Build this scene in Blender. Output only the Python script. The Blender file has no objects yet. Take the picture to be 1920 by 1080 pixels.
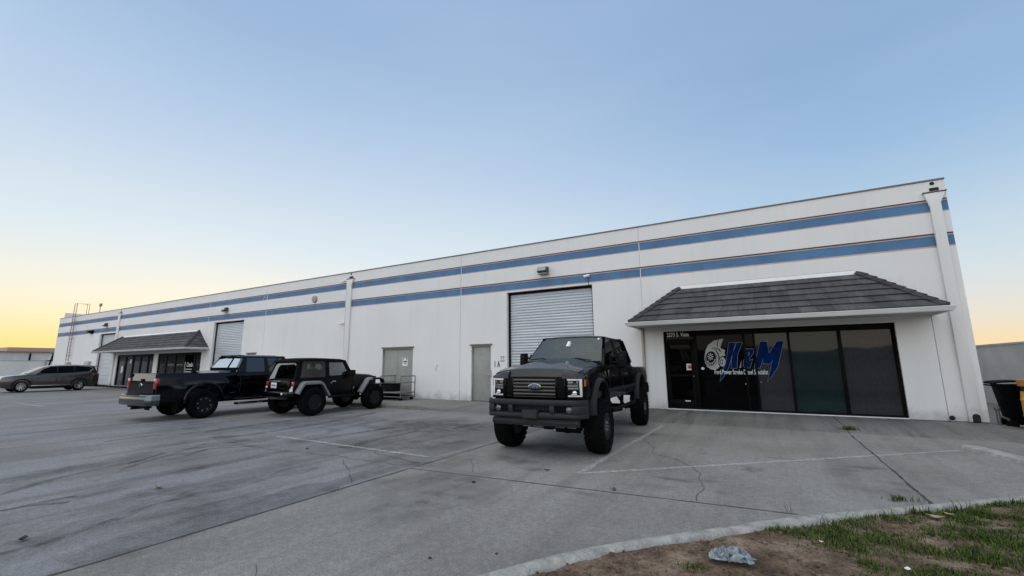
import bpy, bmesh, math, random
from mathutils import Vector, Matrix
R = math.radians
sc = bpy.context.scene
col = sc.collection

# ------------------------------------------------------------------ camera
FPX = 813.634
CAM = Vector((0.0, 0.0, 1.4089))
c_r = Vector((0.868625, 0.495424, -0.006689))
c_u = Vector((0.091974, -0.147963, 0.984707))
c_f = Vector((-0.486858, 0.855957, 0.174090))
cd = bpy.data.cameras.new('camera')
cam = bpy.data.objects.new('camera', cd); col.objects.link(cam)
cam.matrix_world = Matrix(((c_r.x, c_u.x, -c_f.x, CAM.x), (c_r.y, c_u.y, -c_f.y, CAM.y),
                           (c_r.z, c_u.z, -c_f.z, CAM.z), (0, 0, 0, 1)))
cd.sensor_fit = 'HORIZONTAL'; cd.sensor_width = 36.0
cd.lens = FPX / 1920 * 36.0
cd.clip_start = 0.05; cd.clip_end = 20000
sc.camera = cam
sc.render.resolution_x = 1024; sc.render.resolution_y = 576
sc.view_settings.view_transform = 'Standard'
sc.view_settings.look = 'None'
sc.view_settings.gamma = 1.0
sc.view_settings.exposure = 0.0

# ------------------------------------------------------------------ sky (dusk)
def lin(c):
    return tuple(((v/255)/12.92 if v/255 <= .04045 else ((v/255+.055)/1.055)**2.4) for v in c)
SUN_AZ = -66.0      # degrees clockwise from +Y, the sunset lies left behind the building
SUN_EL = 2.0
world = bpy.data.worlds.new('World'); sc.world = world; world.use_nodes = True
nt = world.node_tree; nt.nodes.clear()
N = nt.nodes.new; L = nt.links.new
out = N('ShaderNodeOutputWorld')
tc = N('ShaderNodeTexCoord'); sep = N('ShaderNodeSeparateXYZ'); L(tc.outputs['Generated'], sep.inputs[0])
def math_n(op, a, b=None, c=None):
    n = N('ShaderNodeMath'); n.operation = op
    for i, v in enumerate((a, b, c)):
        if v is None: continue
        if isinstance(v, (int, float)): n.inputs[i].default_value = v
        else: L(v, n.inputs[i])
    return n.outputs[0]
def ramp(stops, fac):
    n = N('ShaderNodeValToRGB'); cr = n.color_ramp
    for i, (el, c) in enumerate(stops):
        p = min(1, math.sin(R(el)))
        e = cr.elements[i] if i < 2 else cr.elements.new(p)
        e.position = p
        e.color = (*lin(c), 1)
    L(fac, n.inputs[0]); return n.outputs[0]
zpos = math_n('MAXIMUM', sep.outputs[2], 0.0)
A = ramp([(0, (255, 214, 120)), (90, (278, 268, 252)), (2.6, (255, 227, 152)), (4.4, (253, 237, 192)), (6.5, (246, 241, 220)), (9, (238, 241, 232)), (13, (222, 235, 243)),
          (17, (212, 228, 240)), (22, (196, 215, 237)), (29, (176, 202, 231)), (36, (160, 188, 222)), (46, (150, 180, 217)), (60, (220, 226, 236))], zpos)  # zenith stops lie out of view, brightened to light wall and ground
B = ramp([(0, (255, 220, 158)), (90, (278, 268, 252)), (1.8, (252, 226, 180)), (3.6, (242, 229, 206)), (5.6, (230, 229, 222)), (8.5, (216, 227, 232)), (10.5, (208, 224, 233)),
          (14, (192, 214, 233)), (18, (170, 200, 228)), (23, (154, 188, 224)), (31, (140, 174, 213)), (46, (138, 170, 211)), (60, (220, 226, 236))], zpos)  # same brightened zenith, out of view
hl = math_n('SQRT', math_n('ADD', math_n('MULTIPLY', sep.outputs[0], sep.outputs[0]), math_n('ADD', math_n('MULTIPLY', sep.outputs[1], sep.outputs[1]), 1e-6)))
sx, sy = math.sin(R(SUN_AZ)), math.cos(R(SUN_AZ))
dot = math_n('DIVIDE', math_n('ADD', math_n('MULTIPLY', sep.outputs[0], sx), math_n('MULTIPLY', sep.outputs[1], sy)), hl)
mr = N('ShaderNodeMapRange'); mr.interpolation_type = 'SMOOTHSTEP'
mr.inputs[1].default_value = 0.2; mr.inputs[2].default_value = 0.97
L(dot, mr.inputs[0])
mix = N('ShaderNodeMix'); mix.data_type = 'RGBA'
L(mr.outputs[0], mix.inputs[0]); L(B, mix.inputs[6]); L(A, mix.inputs[7])
# faint veils of high haze
vmap = N('ShaderNodeMapping'); vmap.inputs['Scale'].default_value = (1.2, 1.2, 5.0); L(tc.outputs['Generated'], vmap.inputs[0])
vn = N('ShaderNodeTexNoise'); vn.inputs['Scale'].default_value = 1.6; vn.inputs['Detail'].default_value = 5; L(vmap.outputs[0], vn.inputs['Vector'])
vr = N('ShaderNodeMapRange'); vr.inputs[1].default_value = .35; vr.inputs[2].default_value = .75; vr.inputs[4].default_value = .09; L(vn.outputs[0], vr.inputs[0])
veil = N('ShaderNodeMix'); veil.data_type = 'RGBA'; L(vr.outputs[0], veil.inputs[0]); L(mix.outputs[2], veil.inputs[6]); veil.inputs[7].default_value = (.74, .81, .88, 1)
mix = veil
# unseen sky behind the camera, brightened and warmed to light facade and ground
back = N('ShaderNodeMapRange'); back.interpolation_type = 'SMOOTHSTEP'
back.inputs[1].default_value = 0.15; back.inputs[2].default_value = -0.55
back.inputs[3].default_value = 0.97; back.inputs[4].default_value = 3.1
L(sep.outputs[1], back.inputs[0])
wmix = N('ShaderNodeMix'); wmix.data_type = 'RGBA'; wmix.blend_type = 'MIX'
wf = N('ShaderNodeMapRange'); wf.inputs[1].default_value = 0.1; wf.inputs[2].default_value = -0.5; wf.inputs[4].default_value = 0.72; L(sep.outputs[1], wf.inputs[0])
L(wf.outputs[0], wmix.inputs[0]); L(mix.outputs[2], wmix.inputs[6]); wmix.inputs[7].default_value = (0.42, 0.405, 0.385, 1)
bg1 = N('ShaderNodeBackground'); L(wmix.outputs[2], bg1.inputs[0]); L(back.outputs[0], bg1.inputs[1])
sky = N('ShaderNodeTexSky'); sky.sky_type = 'NISHITA'; sky.sun_disc = False
sky.sun_elevation = R(SUN_EL); sky.sun_rotation = R(SUN_AZ)
sky.air_density = 1.0; sky.dust_density = 0.6
bg2 = N('ShaderNodeBackground'); bg2.inputs[1].default_value = 0.012; L(sky.outputs[0], bg2.inputs[0])
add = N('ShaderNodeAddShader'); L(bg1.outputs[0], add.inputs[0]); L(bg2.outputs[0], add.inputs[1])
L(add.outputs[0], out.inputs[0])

sd = bpy.data.lights.new('sun', 'SUN'); sd.energy = 0.5; sd.angle = R(12); sd.color = (1.0, 0.78, 0.5)
sun = bpy.data.objects.new('sun', sd); col.objects.link(sun)
dirv = Vector((math.sin(R(SUN_AZ))*math.cos(R(SUN_EL)), math.cos(R(SUN_AZ))*math.cos(R(SUN_EL)), math.sin(R(SUN_EL))))
sun.rotation_euler = dirv.to_track_quat('Z', 'Y').to_euler()
sun.location = dirv*100

# ------------------------------------------------------------------ helpers
D = 14.7125           # distance of the facade
GZ = -0.13            # level of the parking lot
def ray(px, py): return c_f + c_r*((px-960)/FPX) + c_u*((540-py)/FPX)
def gp(px, py, z=GZ):
    d = ray(px, py); t = (z-CAM.z)/d.z; return CAM + d*t
def fp(px, py, y=D):
    d = ray(px, py); t = (y-CAM.y)/d.y; return CAM + d*t

def new_mat(name):
    m = bpy.data.materials.new(name); m.use_nodes = True
    b = m.node_tree.nodes['Principled BSDF']
    return m, m.node_tree, b
def mat(name, color, rough=.6, metal=0.0, coat=0.0, var=0.0, vscale=3.0, bump=0.0, bscale=60.0, spec=None, aniso=(1, 1, 1)):
    m, t, b = new_mat(name)
    b.inputs['Base Color'].default_value = (*color, 1)
    b.inputs['Roughness'].default_value = rough
    b.inputs['Metallic'].default_value = metal
    if coat: b.inputs['Coat Weight'].default_value = coat; b.inputs['Coat Roughness'].default_value = .04
    if spec is not None: b.inputs['Specular IOR Level'].default_value = spec
    if var or bump:
        g = t.nodes.new('ShaderNodeTexCoord'); mp = t.nodes.new('ShaderNodeMapping'); mp.inputs['Scale'].default_value = aniso
        t.links.new(g.outputs['Object'], mp.inputs[0])
        if var:
            n = t.nodes.new('ShaderNodeTexNoise'); n.inputs['Scale'].default_value = vscale; n.inputs['Detail'].default_value = 6; n.inputs['Roughness'].default_value = .65
            t.links.new(mp.outputs[0], n.inputs['Vector'])
            cr = t.nodes.new('ShaderNodeValToRGB')
            cr.color_ramp.elements[0].position = .3; cr.color_ramp.elements[1].position = .7
            cr.color_ramp.elements[0].color = (*[c*(1-var) for c in color], 1)
            cr.color_ramp.elements[1].color = (*[min(1, c*(1+var)) for c in color], 1)
            t.links.new(n.outputs[0], cr.inputs[0]); t.links.new(cr.outputs[0], b.inputs['Base Color'])
        if bump:
            n = t.nodes.new('ShaderNodeTexNoise'); n.inputs['Scale'].default_value = bscale; n.inputs['Detail'].default_value = 4
            t.links.new(mp.outputs[0], n.inputs['Vector'])
            bp = t.nodes.new('ShaderNodeBump'); bp.inputs['Strength'].default_value = bump; bp.inputs['Distance'].default_value = .02
            t.links.new(n.outputs[0], bp.inputs['Height']); t.links.new(bp.outputs[0], b.inputs['Normal'])
    return m
def glass_mat(name, tint, refl=.05, rough=.02, gcol=(1, 1, 1)):
    m = bpy.data.materials.new(name); m.use_nodes = True; t = m.node_tree; t.nodes.clear()
    o = t.nodes.new('ShaderNodeOutputMaterial'); tr = t.nodes.new('ShaderNodeBsdfTransparent'); gl = t.nodes.new('ShaderNodeBsdfGlossy')
    tr.inputs[0].default_value = (*tint, 1); gl.inputs['Roughness'].default_value = rough; gl.inputs[0].default_value = (*gcol, 1)
    lw = t.nodes.new('ShaderNodeFresnel'); lw.inputs[0].default_value = 1.5
    ad = t.nodes.new('ShaderNodeMath'); ad.operation = 'ADD'; ad.inputs[1].default_value = refl; t.links.new(lw.outputs[0], ad.inputs[0])
    mx = t.nodes.new('ShaderNodeMixShader'); t.links.new(ad.outputs[0], mx.inputs[0]); t.links.new(tr.outputs[0], mx.inputs[1]); t.links.new(gl.outputs[0], mx.inputs[2])
    t.links.new(mx.outputs[0], o.inputs[0])
    return m

class MB:
    def __init__(s): s.v = []; s.f = []; s.m = []; s.mi = 0
    def add(s, pts, faces):
        o = len(s.v); s.v += [tuple(p) for p in pts]
        for f in faces: s.f.append([i+o for i in f]); s.m.append(s.mi)
        return s
    def poly(s, pts): return s.add(pts, [list(range(len(pts)))])
    def hexa(s, p):   # 4 bottom + 4 top
        return s.add(p, [(3, 2, 1, 0), (4, 5, 6, 7), (0, 1, 5, 4), (1, 2, 6, 5), (2, 3, 7, 6), (3, 0, 4, 7)])
    def box(s, x0, x1, y0, y1, z0, z1):
        return s.hexa([(x0, y0, z0), (x1, y0, z0), (x1, y1, z0), (x0, y1, z0), (x0, y0, z1), (x1, y0, z1), (x1, y1, z1), (x0, y1, z1)])
    def prism(s, pts, off):   # polygon (3d points) extruded by vector off
        n = len(pts); off = Vector(off); q = [Vector(p) for p in pts]
        return s.add(q+[p+off for p in q], [list(range(n))[::-1], list(range(n, 2*n))]+[(i, (i+1) % n, (i+1) % n+n, i+n) for i in range(n)])
    def loft(s, rings, caps=True, closed=False):
        n = len(rings[0]); pts = [p for r in rings for p in r]; F = []
        k = len(rings)
        for a in range(k if closed else k-1):
            b = (a+1) % k
            for i in range(n): F.append((a*n+i, a*n+(i+1) % n, b*n+(i+1) % n, b*n+i))
        if caps and not closed: F += [list(range(n))[::-1], [(k-1)*n+i for i in range(n)]]
        return s.add(pts, F)
    def grid(s, fn, nu, nv):
        pts = [fn(i/nu, j/nv) for i in range(nu+1) for j in range(nv+1)]
        return s.add(pts, [(i*(nv+1)+j, (i+1)*(nv+1)+j, (i+1)*(nv+1)+j+1, i*(nv+1)+j+1) for i in range(nu) for j in range(nv)])
    def tube(s, path, r, n=8, closed=False):
        path = [Vector(p) for p in path]; rings = []
        for i, p in enumerate(path):
            a = path[i-1] if (i > 0 or closed) else p; b = path[(i+1) % len(path)] if (i < len(path)-1 or closed) else p
            t = (b-a).normalized(); up = Vector((0, 0, 1)) if abs(t.z) < .9 else Vector((1, 0, 0))
            u = t.cross(up).normalized(); w = u.cross(t)
            rr = r[i] if isinstance(r, (list, tuple)) else r
            rings.append([p+u*math.cos(6.28318*k/n)*rr+w*math.sin(6.28318*k/n)*rr for k in range(n)])
        return s.loft(rings, True, closed)
    def lathe(s, prof, axis='y', c=(0, 0, 0), n=24, caps=True):   # prof: (along axis, radius)
        rings = []
        for a, r in prof:
            ring = []
            for k in range(n):
                q = 6.283185307*k/n; u, w = r*math.cos(q), r*math.sin(q)
                ring.append({'y': (c[0]+u, c[1]+a, c[2]+w), 'z': (c[0]+u, c[1]+w, c[2]+a), 'x': (c[0]+a, c[1]+u, c[2]+w)}[axis])
            rings.append(ring)
        return s.loft(rings, caps)
    def beam(s, p0, p1, w, d, up=(0, 0, 1)):
        p0, p1 = Vector(p0), Vector(p1); t = (p1-p0).normalized(); u = t.cross(Vector(up)).normalized(); v = u.cross(t)
        def q(p): return [p-u*w/2-v*d/2, p+u*w/2-v*d/2, p+u*w/2+v*d/2, p-u*w/2+v*d/2]
        return s.loft([q(p0), q(p1)])
    def ball(s, c, r, n=12, sq=(1, 1, 1)):
        prof = [(-math.cos(math.pi*i/n)*r*.999, max(.001, math.sin(math.pi*i/n)*r)) for i in range(n+1)]
        o = len(s.v); s.lathe(prof, 'z', (0, 0, 0), n*2)
        for i in range(o, len(s.v)):
            p = s.v[i]; s.v[i] = (c[0]+p[0]*sq[0], c[1]+p[1]*sq[1], c[2]+p[2]*sq[2])
        return s
    def sweep(s, path, sec):   # path: (x,y) list; sec: (normal offset, z) closed ring
        rings = []
        for i, p in enumerate(path):
            a = path[max(0, i-1)]; b = path[min(len(path)-1, i+1)]
            t = Vector((b[0]-a[0], b[1]-a[1])).normalized(); nn = Vector((t.y, -t.x))
            rings.append([(p[0]+nn.x*o, p[1]+nn.y*o, z) for o, z in sec])
        return s.loft(rings)
    def build(s, name, m, parent=None, bevel=0, ang=32, segs=2, smooth=True, merge=True):
        me = bpy.data.meshes.new(name); me.from_pydata(s.v, [], s.f)
        mats = m if isinstance(m, (list, tuple)) else [m]
        for q in mats: me.materials.append(q)
        for p, i in zip(me.polygons, s.m): p.material_index = i
        bm = bmesh.new(); bm.from_mesh(me)
        if merge: bmesh.ops.remove_doubles(bm, verts=bm.verts, dist=1e-5)
        bmesh.ops.recalc_face_normals(bm, faces=bm.faces)
        if bevel:
            es = [e for e in bm.edges if e.is_manifold and e.calc_face_angle(0) > R(40)]
            bmesh.ops.bevel(bm, geom=es, offset=bevel, segments=segs, profile=.5, affect='EDGES', clamp_overlap=True)
        if smooth:
            for f in bm.faces: f.smooth = True
            for e in bm.edges:
                if len(e.link_faces) == 2 and e.calc_face_angle(0) > R(ang): e.smooth = False
        bm.to_mesh(me); bm.free()
        ob = bpy.data.objects.new(name, me); col.objects.link(ob)
        if parent: ob.parent = parent
        return ob
def ground_origin(o):
    xs = [v.co for v in o.data.vertices]
    c = Vector(((min(p.x for p in xs)+max(p.x for p in xs))/2, (min(p.y for p in xs)+max(p.y for p in xs))/2, min(p.z for p in xs)))
    o.data.transform(Matrix.Translation(-c)); o.location = c
    return o
def tag(o, label=None, cat=None, group=None, kind=None):
    if label: o['label'] = label
    if cat: o['category'] = cat
    if group: o['group'] = group
    if kind: o['kind'] = kind
    return o
def empty(name, loc, rz, label, cat, group=None):
    o = bpy.data.objects.new(name, None); col.objects.link(o); o.location = loc; o.rotation_euler = (0, 0, rz)
    o.empty_display_size = .2
    return tag(o, label, cat, group)
def text_mesh(name, s, size, m, parent, loc, rot=(R(90), 0, 0), shear=0, fat=0, ext=.001, sx=1, align='LEFT', space=1.0):
    cu = bpy.data.curves.new(name, 'FONT'); cu.body = s; cu.size = size; cu.shear = shear; cu.offset = fat; cu.extrude = ext
    cu.align_x = align; cu.space_character = space; cu.resolution_u = 4
    t = bpy.data.objects.new('tmp', cu); col.objects.link(t)
    dg = bpy.context.evaluated_depsgraph_get()
    me = bpy.data.meshes.new_from_object(t.evaluated_get(dg)); me.name = name
    bpy.data.objects.remove(t); bpy.data.curves.remove(cu)
    me.materials.clear(); me.materials.append(m)
    me.transform(Matrix.Diagonal((sx, 1, 1, 1)))
    o = bpy.data.objects.new(name, me); col.objects.link(o)
    o.location = loc; o.rotation_euler = rot
    if parent: o.parent = parent
    return o
def boolean_cut(ob, cutters):
    for c in cutters:
        md = ob.modifiers.new('b', 'BOOLEAN'); md.operation = 'DIFFERENCE'; md.solver = 'EXACT'; md.object = c
    dg = bpy.context.evaluated_depsgraph_get(); dg.update()
    me = bpy.data.meshes.new_from_object(ob.evaluated_get(dg))
    ob.modifiers.clear(); ob.data = me
    for c in cutters: bpy.data.objects.remove(c)
    bm = bmesh.new(); bm.from_mesh(me)
    for e in bm.edges:
        e.smooth = not (len(e.link_faces) == 2 and e.calc_face_angle(0) > R(32))
    bm.to_mesh(me); bm.free()
def cyl_cut(x, z, r, y0, y1, foot=0):
    b = MB()
    pts = [(x+r*math.cos(math.pi*i/16), z+r*math.sin(math.pi*i/16)) for i in range(17)]
    pts += [(x-r-foot, z-1.0), (x+r+foot, z-1.0)]
    b.prism([(p[0], y0, p[1]) for p in pts], (0, y1-y0, 0))
    return b.build('tmp_cut', M['paint'])

# ------------------------------------------------------------------ materials
M = {}
def wall_mat():
    m, t, b = new_mat('painted_wall')
    g = t.nodes.new('ShaderNodeNewGeometry'); n1 = t.nodes.new('ShaderNodeTexNoise'); n1.inputs['Scale'].default_value = .35; n1.inputs['Detail'].default_value = 5
    t.links.new(g.outputs['Position'], n1.inputs['Vector'])
    mp = t.nodes.new('ShaderNodeMapping'); mp.inputs['Scale'].default_value = (5.0, 1.0, .22); t.links.new(g.outputs['Position'], mp.inputs[0])
    n2 = t.nodes.new('ShaderNodeTexNoise'); n2.inputs['Scale'].default_value = 1.0; n2.inputs['Detail'].default_value = 6; n2.inputs['Roughness'].default_value = .7
    t.links.new(mp.outputs[0], n2.inputs['Vector'])
    c1 = t.nodes.new('ShaderNodeValToRGB'); c1.color_ramp.elements[0].color = (.675, .665, .65, 1); c1.color_ramp.elements[1].color = (.735, .725, .71, 1)
    c1.color_ramp.elements[0].position = .3; c1.color_ramp.elements[1].position = .7
    t.links.new(n1.outputs[0], c1.inputs[0])
    c2 = t.nodes.new('ShaderNodeValToRGB'); c2.color_ramp.elements[0].color = (.955, .95, .94, 1); c2.color_ramp.elements[1].color = (1, 1, 1, 1)
    c2.color_ramp.elements[0].position = .28; c2.color_ramp.elements[1].position = .48
    t.links.new(n2.outputs[0], c2.inputs[0])
    mx = t.nodes.new('ShaderNodeMix'); mx.data_type = 'RGBA'; mx.blend_type = 'MULTIPLY'; mx.inputs[0].default_value = 1
    t.links.new(c1.outputs[0], mx.inputs[6]); t.links.new(c2.outputs[0], mx.inputs[7])
    # dirt splashed along the foot of the wall, with a ragged edge
    sp = t.nodes.new('ShaderNodeSeparateXYZ'); t.links.new(g.outputs['Position'], sp.inputs[0])
    n3 = t.nodes.new('ShaderNodeTexNoise'); n3.inputs['Scale'].default_value = 2.5; n3.inputs['Detail'].default_value = 7; t.links.new(g.outputs['Position'], n3.inputs['Vector'])
    ma = t.nodes.new('ShaderNodeMath'); ma.operation = 'MULTIPLY_ADD'; ma.inputs[1].default_value = -1.1; ma.inputs[2].default_value = .62; t.links.new(n3.outputs[0], ma.inputs[0])
    mb = t.nodes.new('ShaderNodeMath'); mb.operation = 'ADD'; t.links.new(sp.outputs[2], mb.inputs[0]); t.links.new(ma.outputs[0], mb.inputs[1])
    mrr = t.nodes.new('ShaderNodeMapRange'); mrr.inputs[1].default_value = .02; mrr.inputs[2].default_value = .42; mrr.inputs[3].default_value = .66; mrr.inputs[4].default_value = 1.0
    t.links.new(mb.outputs[0], mrr.inputs[0])
    mx2 = t.nodes.new('ShaderNodeMix'); mx2.data_type = 'RGBA'; mx2.blend_type = 'MULTIPLY'; mx2.inputs[0].default_value = 1
    t.links.new(mx.outputs[2], mx2.inputs[6]); t.links.new(mrr.outputs[0], mx2.inputs[7])
    t.links.new(mx2.outputs[2], b.inputs['Base Color'])
    b.inputs['Roughness'].default_value = .85
    n4 = t.nodes.new('ShaderNodeTexNoise'); n4.inputs['Scale'].default_value = 45; n4.inputs['Detail'].default_value = 3; t.links.new(g.outputs['Position'], n4.inputs['Vector'])
    bp = t.nodes.new('ShaderNodeBump'); bp.inputs['Strength'].default_value = .25; bp.inputs['Distance'].default_value = .01
    t.links.new(n4.outputs[0], bp.inputs['Height']); t.links.new(bp.outputs[0], b.inputs['Normal'])
    return m
def paving_mat(name, c_lo, c_hi, streak, c_stain, blue):
    m, t, b = new_mat(name)
    g = t.nodes.new('ShaderNodeNewGeometry')
    def noise(scale, sc3=(1, 1, 1), detail=6, rough=.6, rot=0):
        mp = t.nodes.new('ShaderNodeMapping'); mp.inputs['Scale'].default_value = sc3; mp.inputs['Rotation'].default_value = (0, 0, rot)
        t.links.new(g.outputs['Position'], mp.inputs[0])
        n = t.nodes.new('ShaderNodeTexNoise'); n.inputs['Scale'].default_value = scale; n.inputs['Detail'].default_value = detail; n.inputs['Roughness'].default_value = rough
        t.links.new(mp.outputs[0], n.inputs['Vector']); return n.outputs[0]
    def rng(v, a, b_, lo, hi):
        r = t.nodes.new('ShaderNodeMapRange'); r.inputs[1].default_value = a; r.inputs[2].default_value = b_; r.inputs[3].default_value = lo; r.inputs[4].default_value = hi
        r.interpolation_type = 'SMOOTHSTEP'; t.links.new(v, r.inputs[0]); return r.outputs[0]
    def mixc(f, a, c, mode='MIX'):
        x = t.nodes.new('ShaderNodeMix'); x.data_type = 'RGBA'; x.blend_type = mode
        for i, v in ((0, f), (6, a), (7, c)):
            if isinstance(v, (int, float)): x.inputs[i].default_value = v
            elif isinstance(v, tuple): x.inputs[i].default_value = (*v, 1)
            else: t.links.new(v, x.inputs[i])
        return x.outputs[2]
    base = mixc(rng(noise(.45), .3, .7, 0, 1), c_lo, c_hi)
    base = mixc(rng(noise(.22, detail=3), .42, .66, 0, .55), base, blue)                         # bluish worn areas
    base = mixc(rng(noise(1.0, (2.6, .16, 1), 7, .7, R(4)), .46, .68, 0, streak), base, c_stain)    # tyre streaks along the driving direction
    base = mixc(rng(noise(1.0, (.9, .1, 1), 4, .6, R(-8)), .5, .72, 0, streak*.9), base, c_stain)
    base = mixc(rng(noise(1.3, detail=8, rough=.72), .60, .73, 0, .7), base, c_stain)             # oil blotches
    base = mixc(rng(noise(7, detail=6, rough=.8), .63, .72, 0, .55), base, tuple(c*.45 for c in c_stain))
    base = mixc(1.0, base, rng(noise(160, detail=2), .3, .7, .72, 1.26), 'MULTIPLY')
    base = mixc(1.0, base, rng(noise(14, detail=7, rough=.75), .3, .7, .84, 1.16), 'MULTIPLY')
    grain = rng(noise(55, detail=3), .3, .7, .82, 1.18)
    base = mixc(1.0, base, grain, 'MULTIPLY')
    t.links.new(base, b.inputs['Base Color'])
    b.inputs['Roughness'].default_value = .8
    b.inputs['Specular IOR Level'].default_value = .3
    bp = t.nodes.new('ShaderNodeBump'); bp.inputs['Strength'].default_value = .35; bp.inputs['Distance'].default_value = .006
    t.links.new(noise(120, detail=4), bp.inputs['Height']); t.links.new(bp.outputs[0], b.inputs['Normal'])
    return m
def faded_paint(name, color, lo, hi, sc_=6.0, amax=.8):
    m, t, b = new_mat(name)
    b.inputs['Base Color'].default_value = (*color, 1); b.inputs['Roughness'].default_value = .8
    g = t.nodes.new('ShaderNodeNewGeometry'); n = t.nodes.new('ShaderNodeTexNoise'); n.inputs['Scale'].default_value = sc_; n.inputs['Detail'].default_value = 9; n.inputs['Roughness'].default_value = .75
    t.links.new(g.outputs['Position'], n.inputs['Vector'])
    r = t.nodes.new('ShaderNodeMapRange'); r.inputs[1].default_value = lo; r.inputs[2].default_value = hi; r.inputs[3].default_value = 0; r.inputs[4].default_value = amax
    t.links.new(n.outputs[0], r.inputs[0]); t.links.new(r.outputs[0], b.inputs['Alpha'])
    return m
M['wall'] = wall_mat()
M['blue'] = mat('blue_band_paint', (.062, .165, .315), .7, var=.2, vscale=1.2)
M['salmon'] = mat('salmon_line_paint', (.50, .33, .27), .75, var=.15)
M['groove'] = mat('dark_joint', (.10, .085, .08), .9)  # plain dark colour of the groove rows and sealant line
M['cap'] = mat('roof_edge_metal', (.14, .13, .13), .5, var=.2)
M['white'] = mat('white_paint', (.72, .72, .71), .5, var=.08, vscale=2)
M['white_metal'] = mat('white_gutter_metal', (.70, .70, .69), .35, var=.1, vscale=1.5)
M['soffit'] = mat('soffit_stucco', (.5, .49, .47), .9, var=.1, bump=.2)
M['shutter'] = mat('galvanised_slats', (.45, .48, .51), .42, .25, var=.12, vscale=2, aniso=(.3, 1, 3))
M['door'] = mat('grey_green_door_paint', (.27, .275, .25), .6, var=.12, vscale=2.5)
M['frame_black'] = mat('black_aluminium', (.005, .005, .005), .5, spec=.06)
M['dark'] = mat('dark_interior', (.006, .006, .007), .8)
M['alu'] = mat('raw_aluminium', (.5, .5, .5), .35, .9)
M['steel'] = mat('worn_steel', (.16, .16, .155), .5, .6, var=.3, vscale=9)
M['rust'] = mat('rusty_steel', (.22, .16, .13), .7, .2, var=.3, vscale=8)
def pane_mat(name, c, refl, weave):
    m, t, b = new_mat(name)
    tcn = t.nodes.new('ShaderNodeTexCoord'); mp = t.nodes.new('ShaderNodeMapping'); mp.inputs['Scale'].default_value = (1, 1, .25)
    t.links.new(tcn.outputs['Object'], mp.inputs[0])
    n = t.nodes.new('ShaderNodeTexNoise'); n.inputs['Scale'].default_value = 30; n.inputs['Detail'].default_value = 5; t.links.new(mp.outputs[0], n.inputs['Vector'])
    cr = t.nodes.new('ShaderNodeValToRGB'); cr.color_ramp.elements[0].color = (*[v*(1-weave) for v in c], 1); cr.color_ramp.elements[1].color = (*[v*(1+weave) for v in c], 1)
    cr.color_ramp.elements[0].position = .3; cr.color_ramp.elements[1].position = .7
    t.links.new(n.outputs[0], cr.inputs[0]); t.links.new(cr.outputs[0], b.inputs['Base Color'])
    b.inputs['Roughness'].default_value = .03; b.inputs['Specular IOR Level'].default_value = refl
    return m
M['pane_black'] = pane_mat('black_tinted_pane', (.002, .002, .0025), .07, .2)
M['pane_grey'] = pane_mat('grey_screened_pane', (.030, .030, .033), .24, .16)
M['pane_teal'] = pane_mat('teal_screened_pane', (.011, .022, .023), .24, .14)
M['pane_far'] = pane_mat('smoked_pane', (.035, .035, .035), .4, .3)
M['vinyl_grey'] = mat('grey_vinyl', (.36, .36, .355), .5)
M['vinyl_white'] = mat('white_vinyl', (.75, .75, .72), .5)
M['vinyl_blue'] = mat('blue_vinyl', (.001, .016, .085), .8, var=.1, spec=.03)
M['vinyl_edge'] = mat('pale_vinyl_edge', (.20, .21, .27), .5)
M['vinyl_black'] = mat('black_vinyl', (.003, .003, .003), .8, spec=.05)
M['paper'] = mat('white_paper', (.7, .7, .7), .7)
M['ink'] = mat('dark_ink', (.03, .03, .05), .7)
M['orange_print'] = mat('orange_print', (.55, .22, .10), .6)
# vehicles
M['paint'] = mat('black_car_paint', (.0012, .0012, .002), .2, 0, .12, spec=.1)
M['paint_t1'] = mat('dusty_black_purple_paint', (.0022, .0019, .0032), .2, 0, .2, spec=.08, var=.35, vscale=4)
M['paint_hood'] = mat('dusty_black_purple_hood', (.0036, .0031, .0062), .20, 0, .45, spec=.25, var=.3, vscale=4)  # sky highlight put into a lighter, glossier copy of the body paint
M['paint_t2'] = mat('glossy_black_blue_paint', (.0012, .0012, .0028), .12, 0, .22, spec=.2)
M['matte_black'] = mat('matte_black_plastic', (.004, .004, .0045), .6, spec=.12)
M['soft_top'] = mat('black_canvas', (.005, .005, .0055), .9, spec=.08, bump=.2, bscale=20)
M['rubber'] = mat('tyre_rubber', (.0045, .0045, .0045), .85, spec=.06, var=.25, vscale=10)
M['rim'] = mat('black_wheel', (.004, .004, .005), .35, spec=.3)
M['lug'] = mat('bright_lug_nuts', (.6, .6, .6), .3, .9)
M['flare'] = mat('grey_flare_plastic', (.018, .018, .020), .5, spec=.15)
M['flare_light'] = mat('pale_grey_flare', (.15, .155, .165), .5)
M['bumper_grey'] = mat('textured_grey_bumper', (.026, .026, .028), .5, spec=.15, var=.15, vscale=12)
M['valance'] = mat('grey_plastic_valance', (.034, .034, .036), .6, var=.12, spec=.15)
M['grille_bar'] = mat('charcoal_grille_bar', (.05, .046, .043), .35)
M['chrome'] = mat('chrome', (.62, .63, .64), .12, 1.0)
M['chrome_dull'] = mat('dull_chrome', (.13, .145, .16), .25, 1.0)
M['emblem_blue'] = mat('emblem_blue', (.004, .010, .04), .3, 0, .5)
M['lamp_white'] = mat('white_light_guide', (.62, .62, .60), .3)
M['lamp_grey'] = mat('lamp_reflector', (.16, .16, .16), .25, .6)
M['lamp_red'] = mat('red_lens', (.32, .008, .012), .15, 0, 1)
M['amber'] = mat('amber_lens', (.45, .10, .02), .2, 0, 1)
M['seat'] = mat('dark_seat', (.03, .03, .033), .8)
M['glass'] = glass_mat('tinted_car_glass', (.10, .12, .13), .05)
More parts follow.
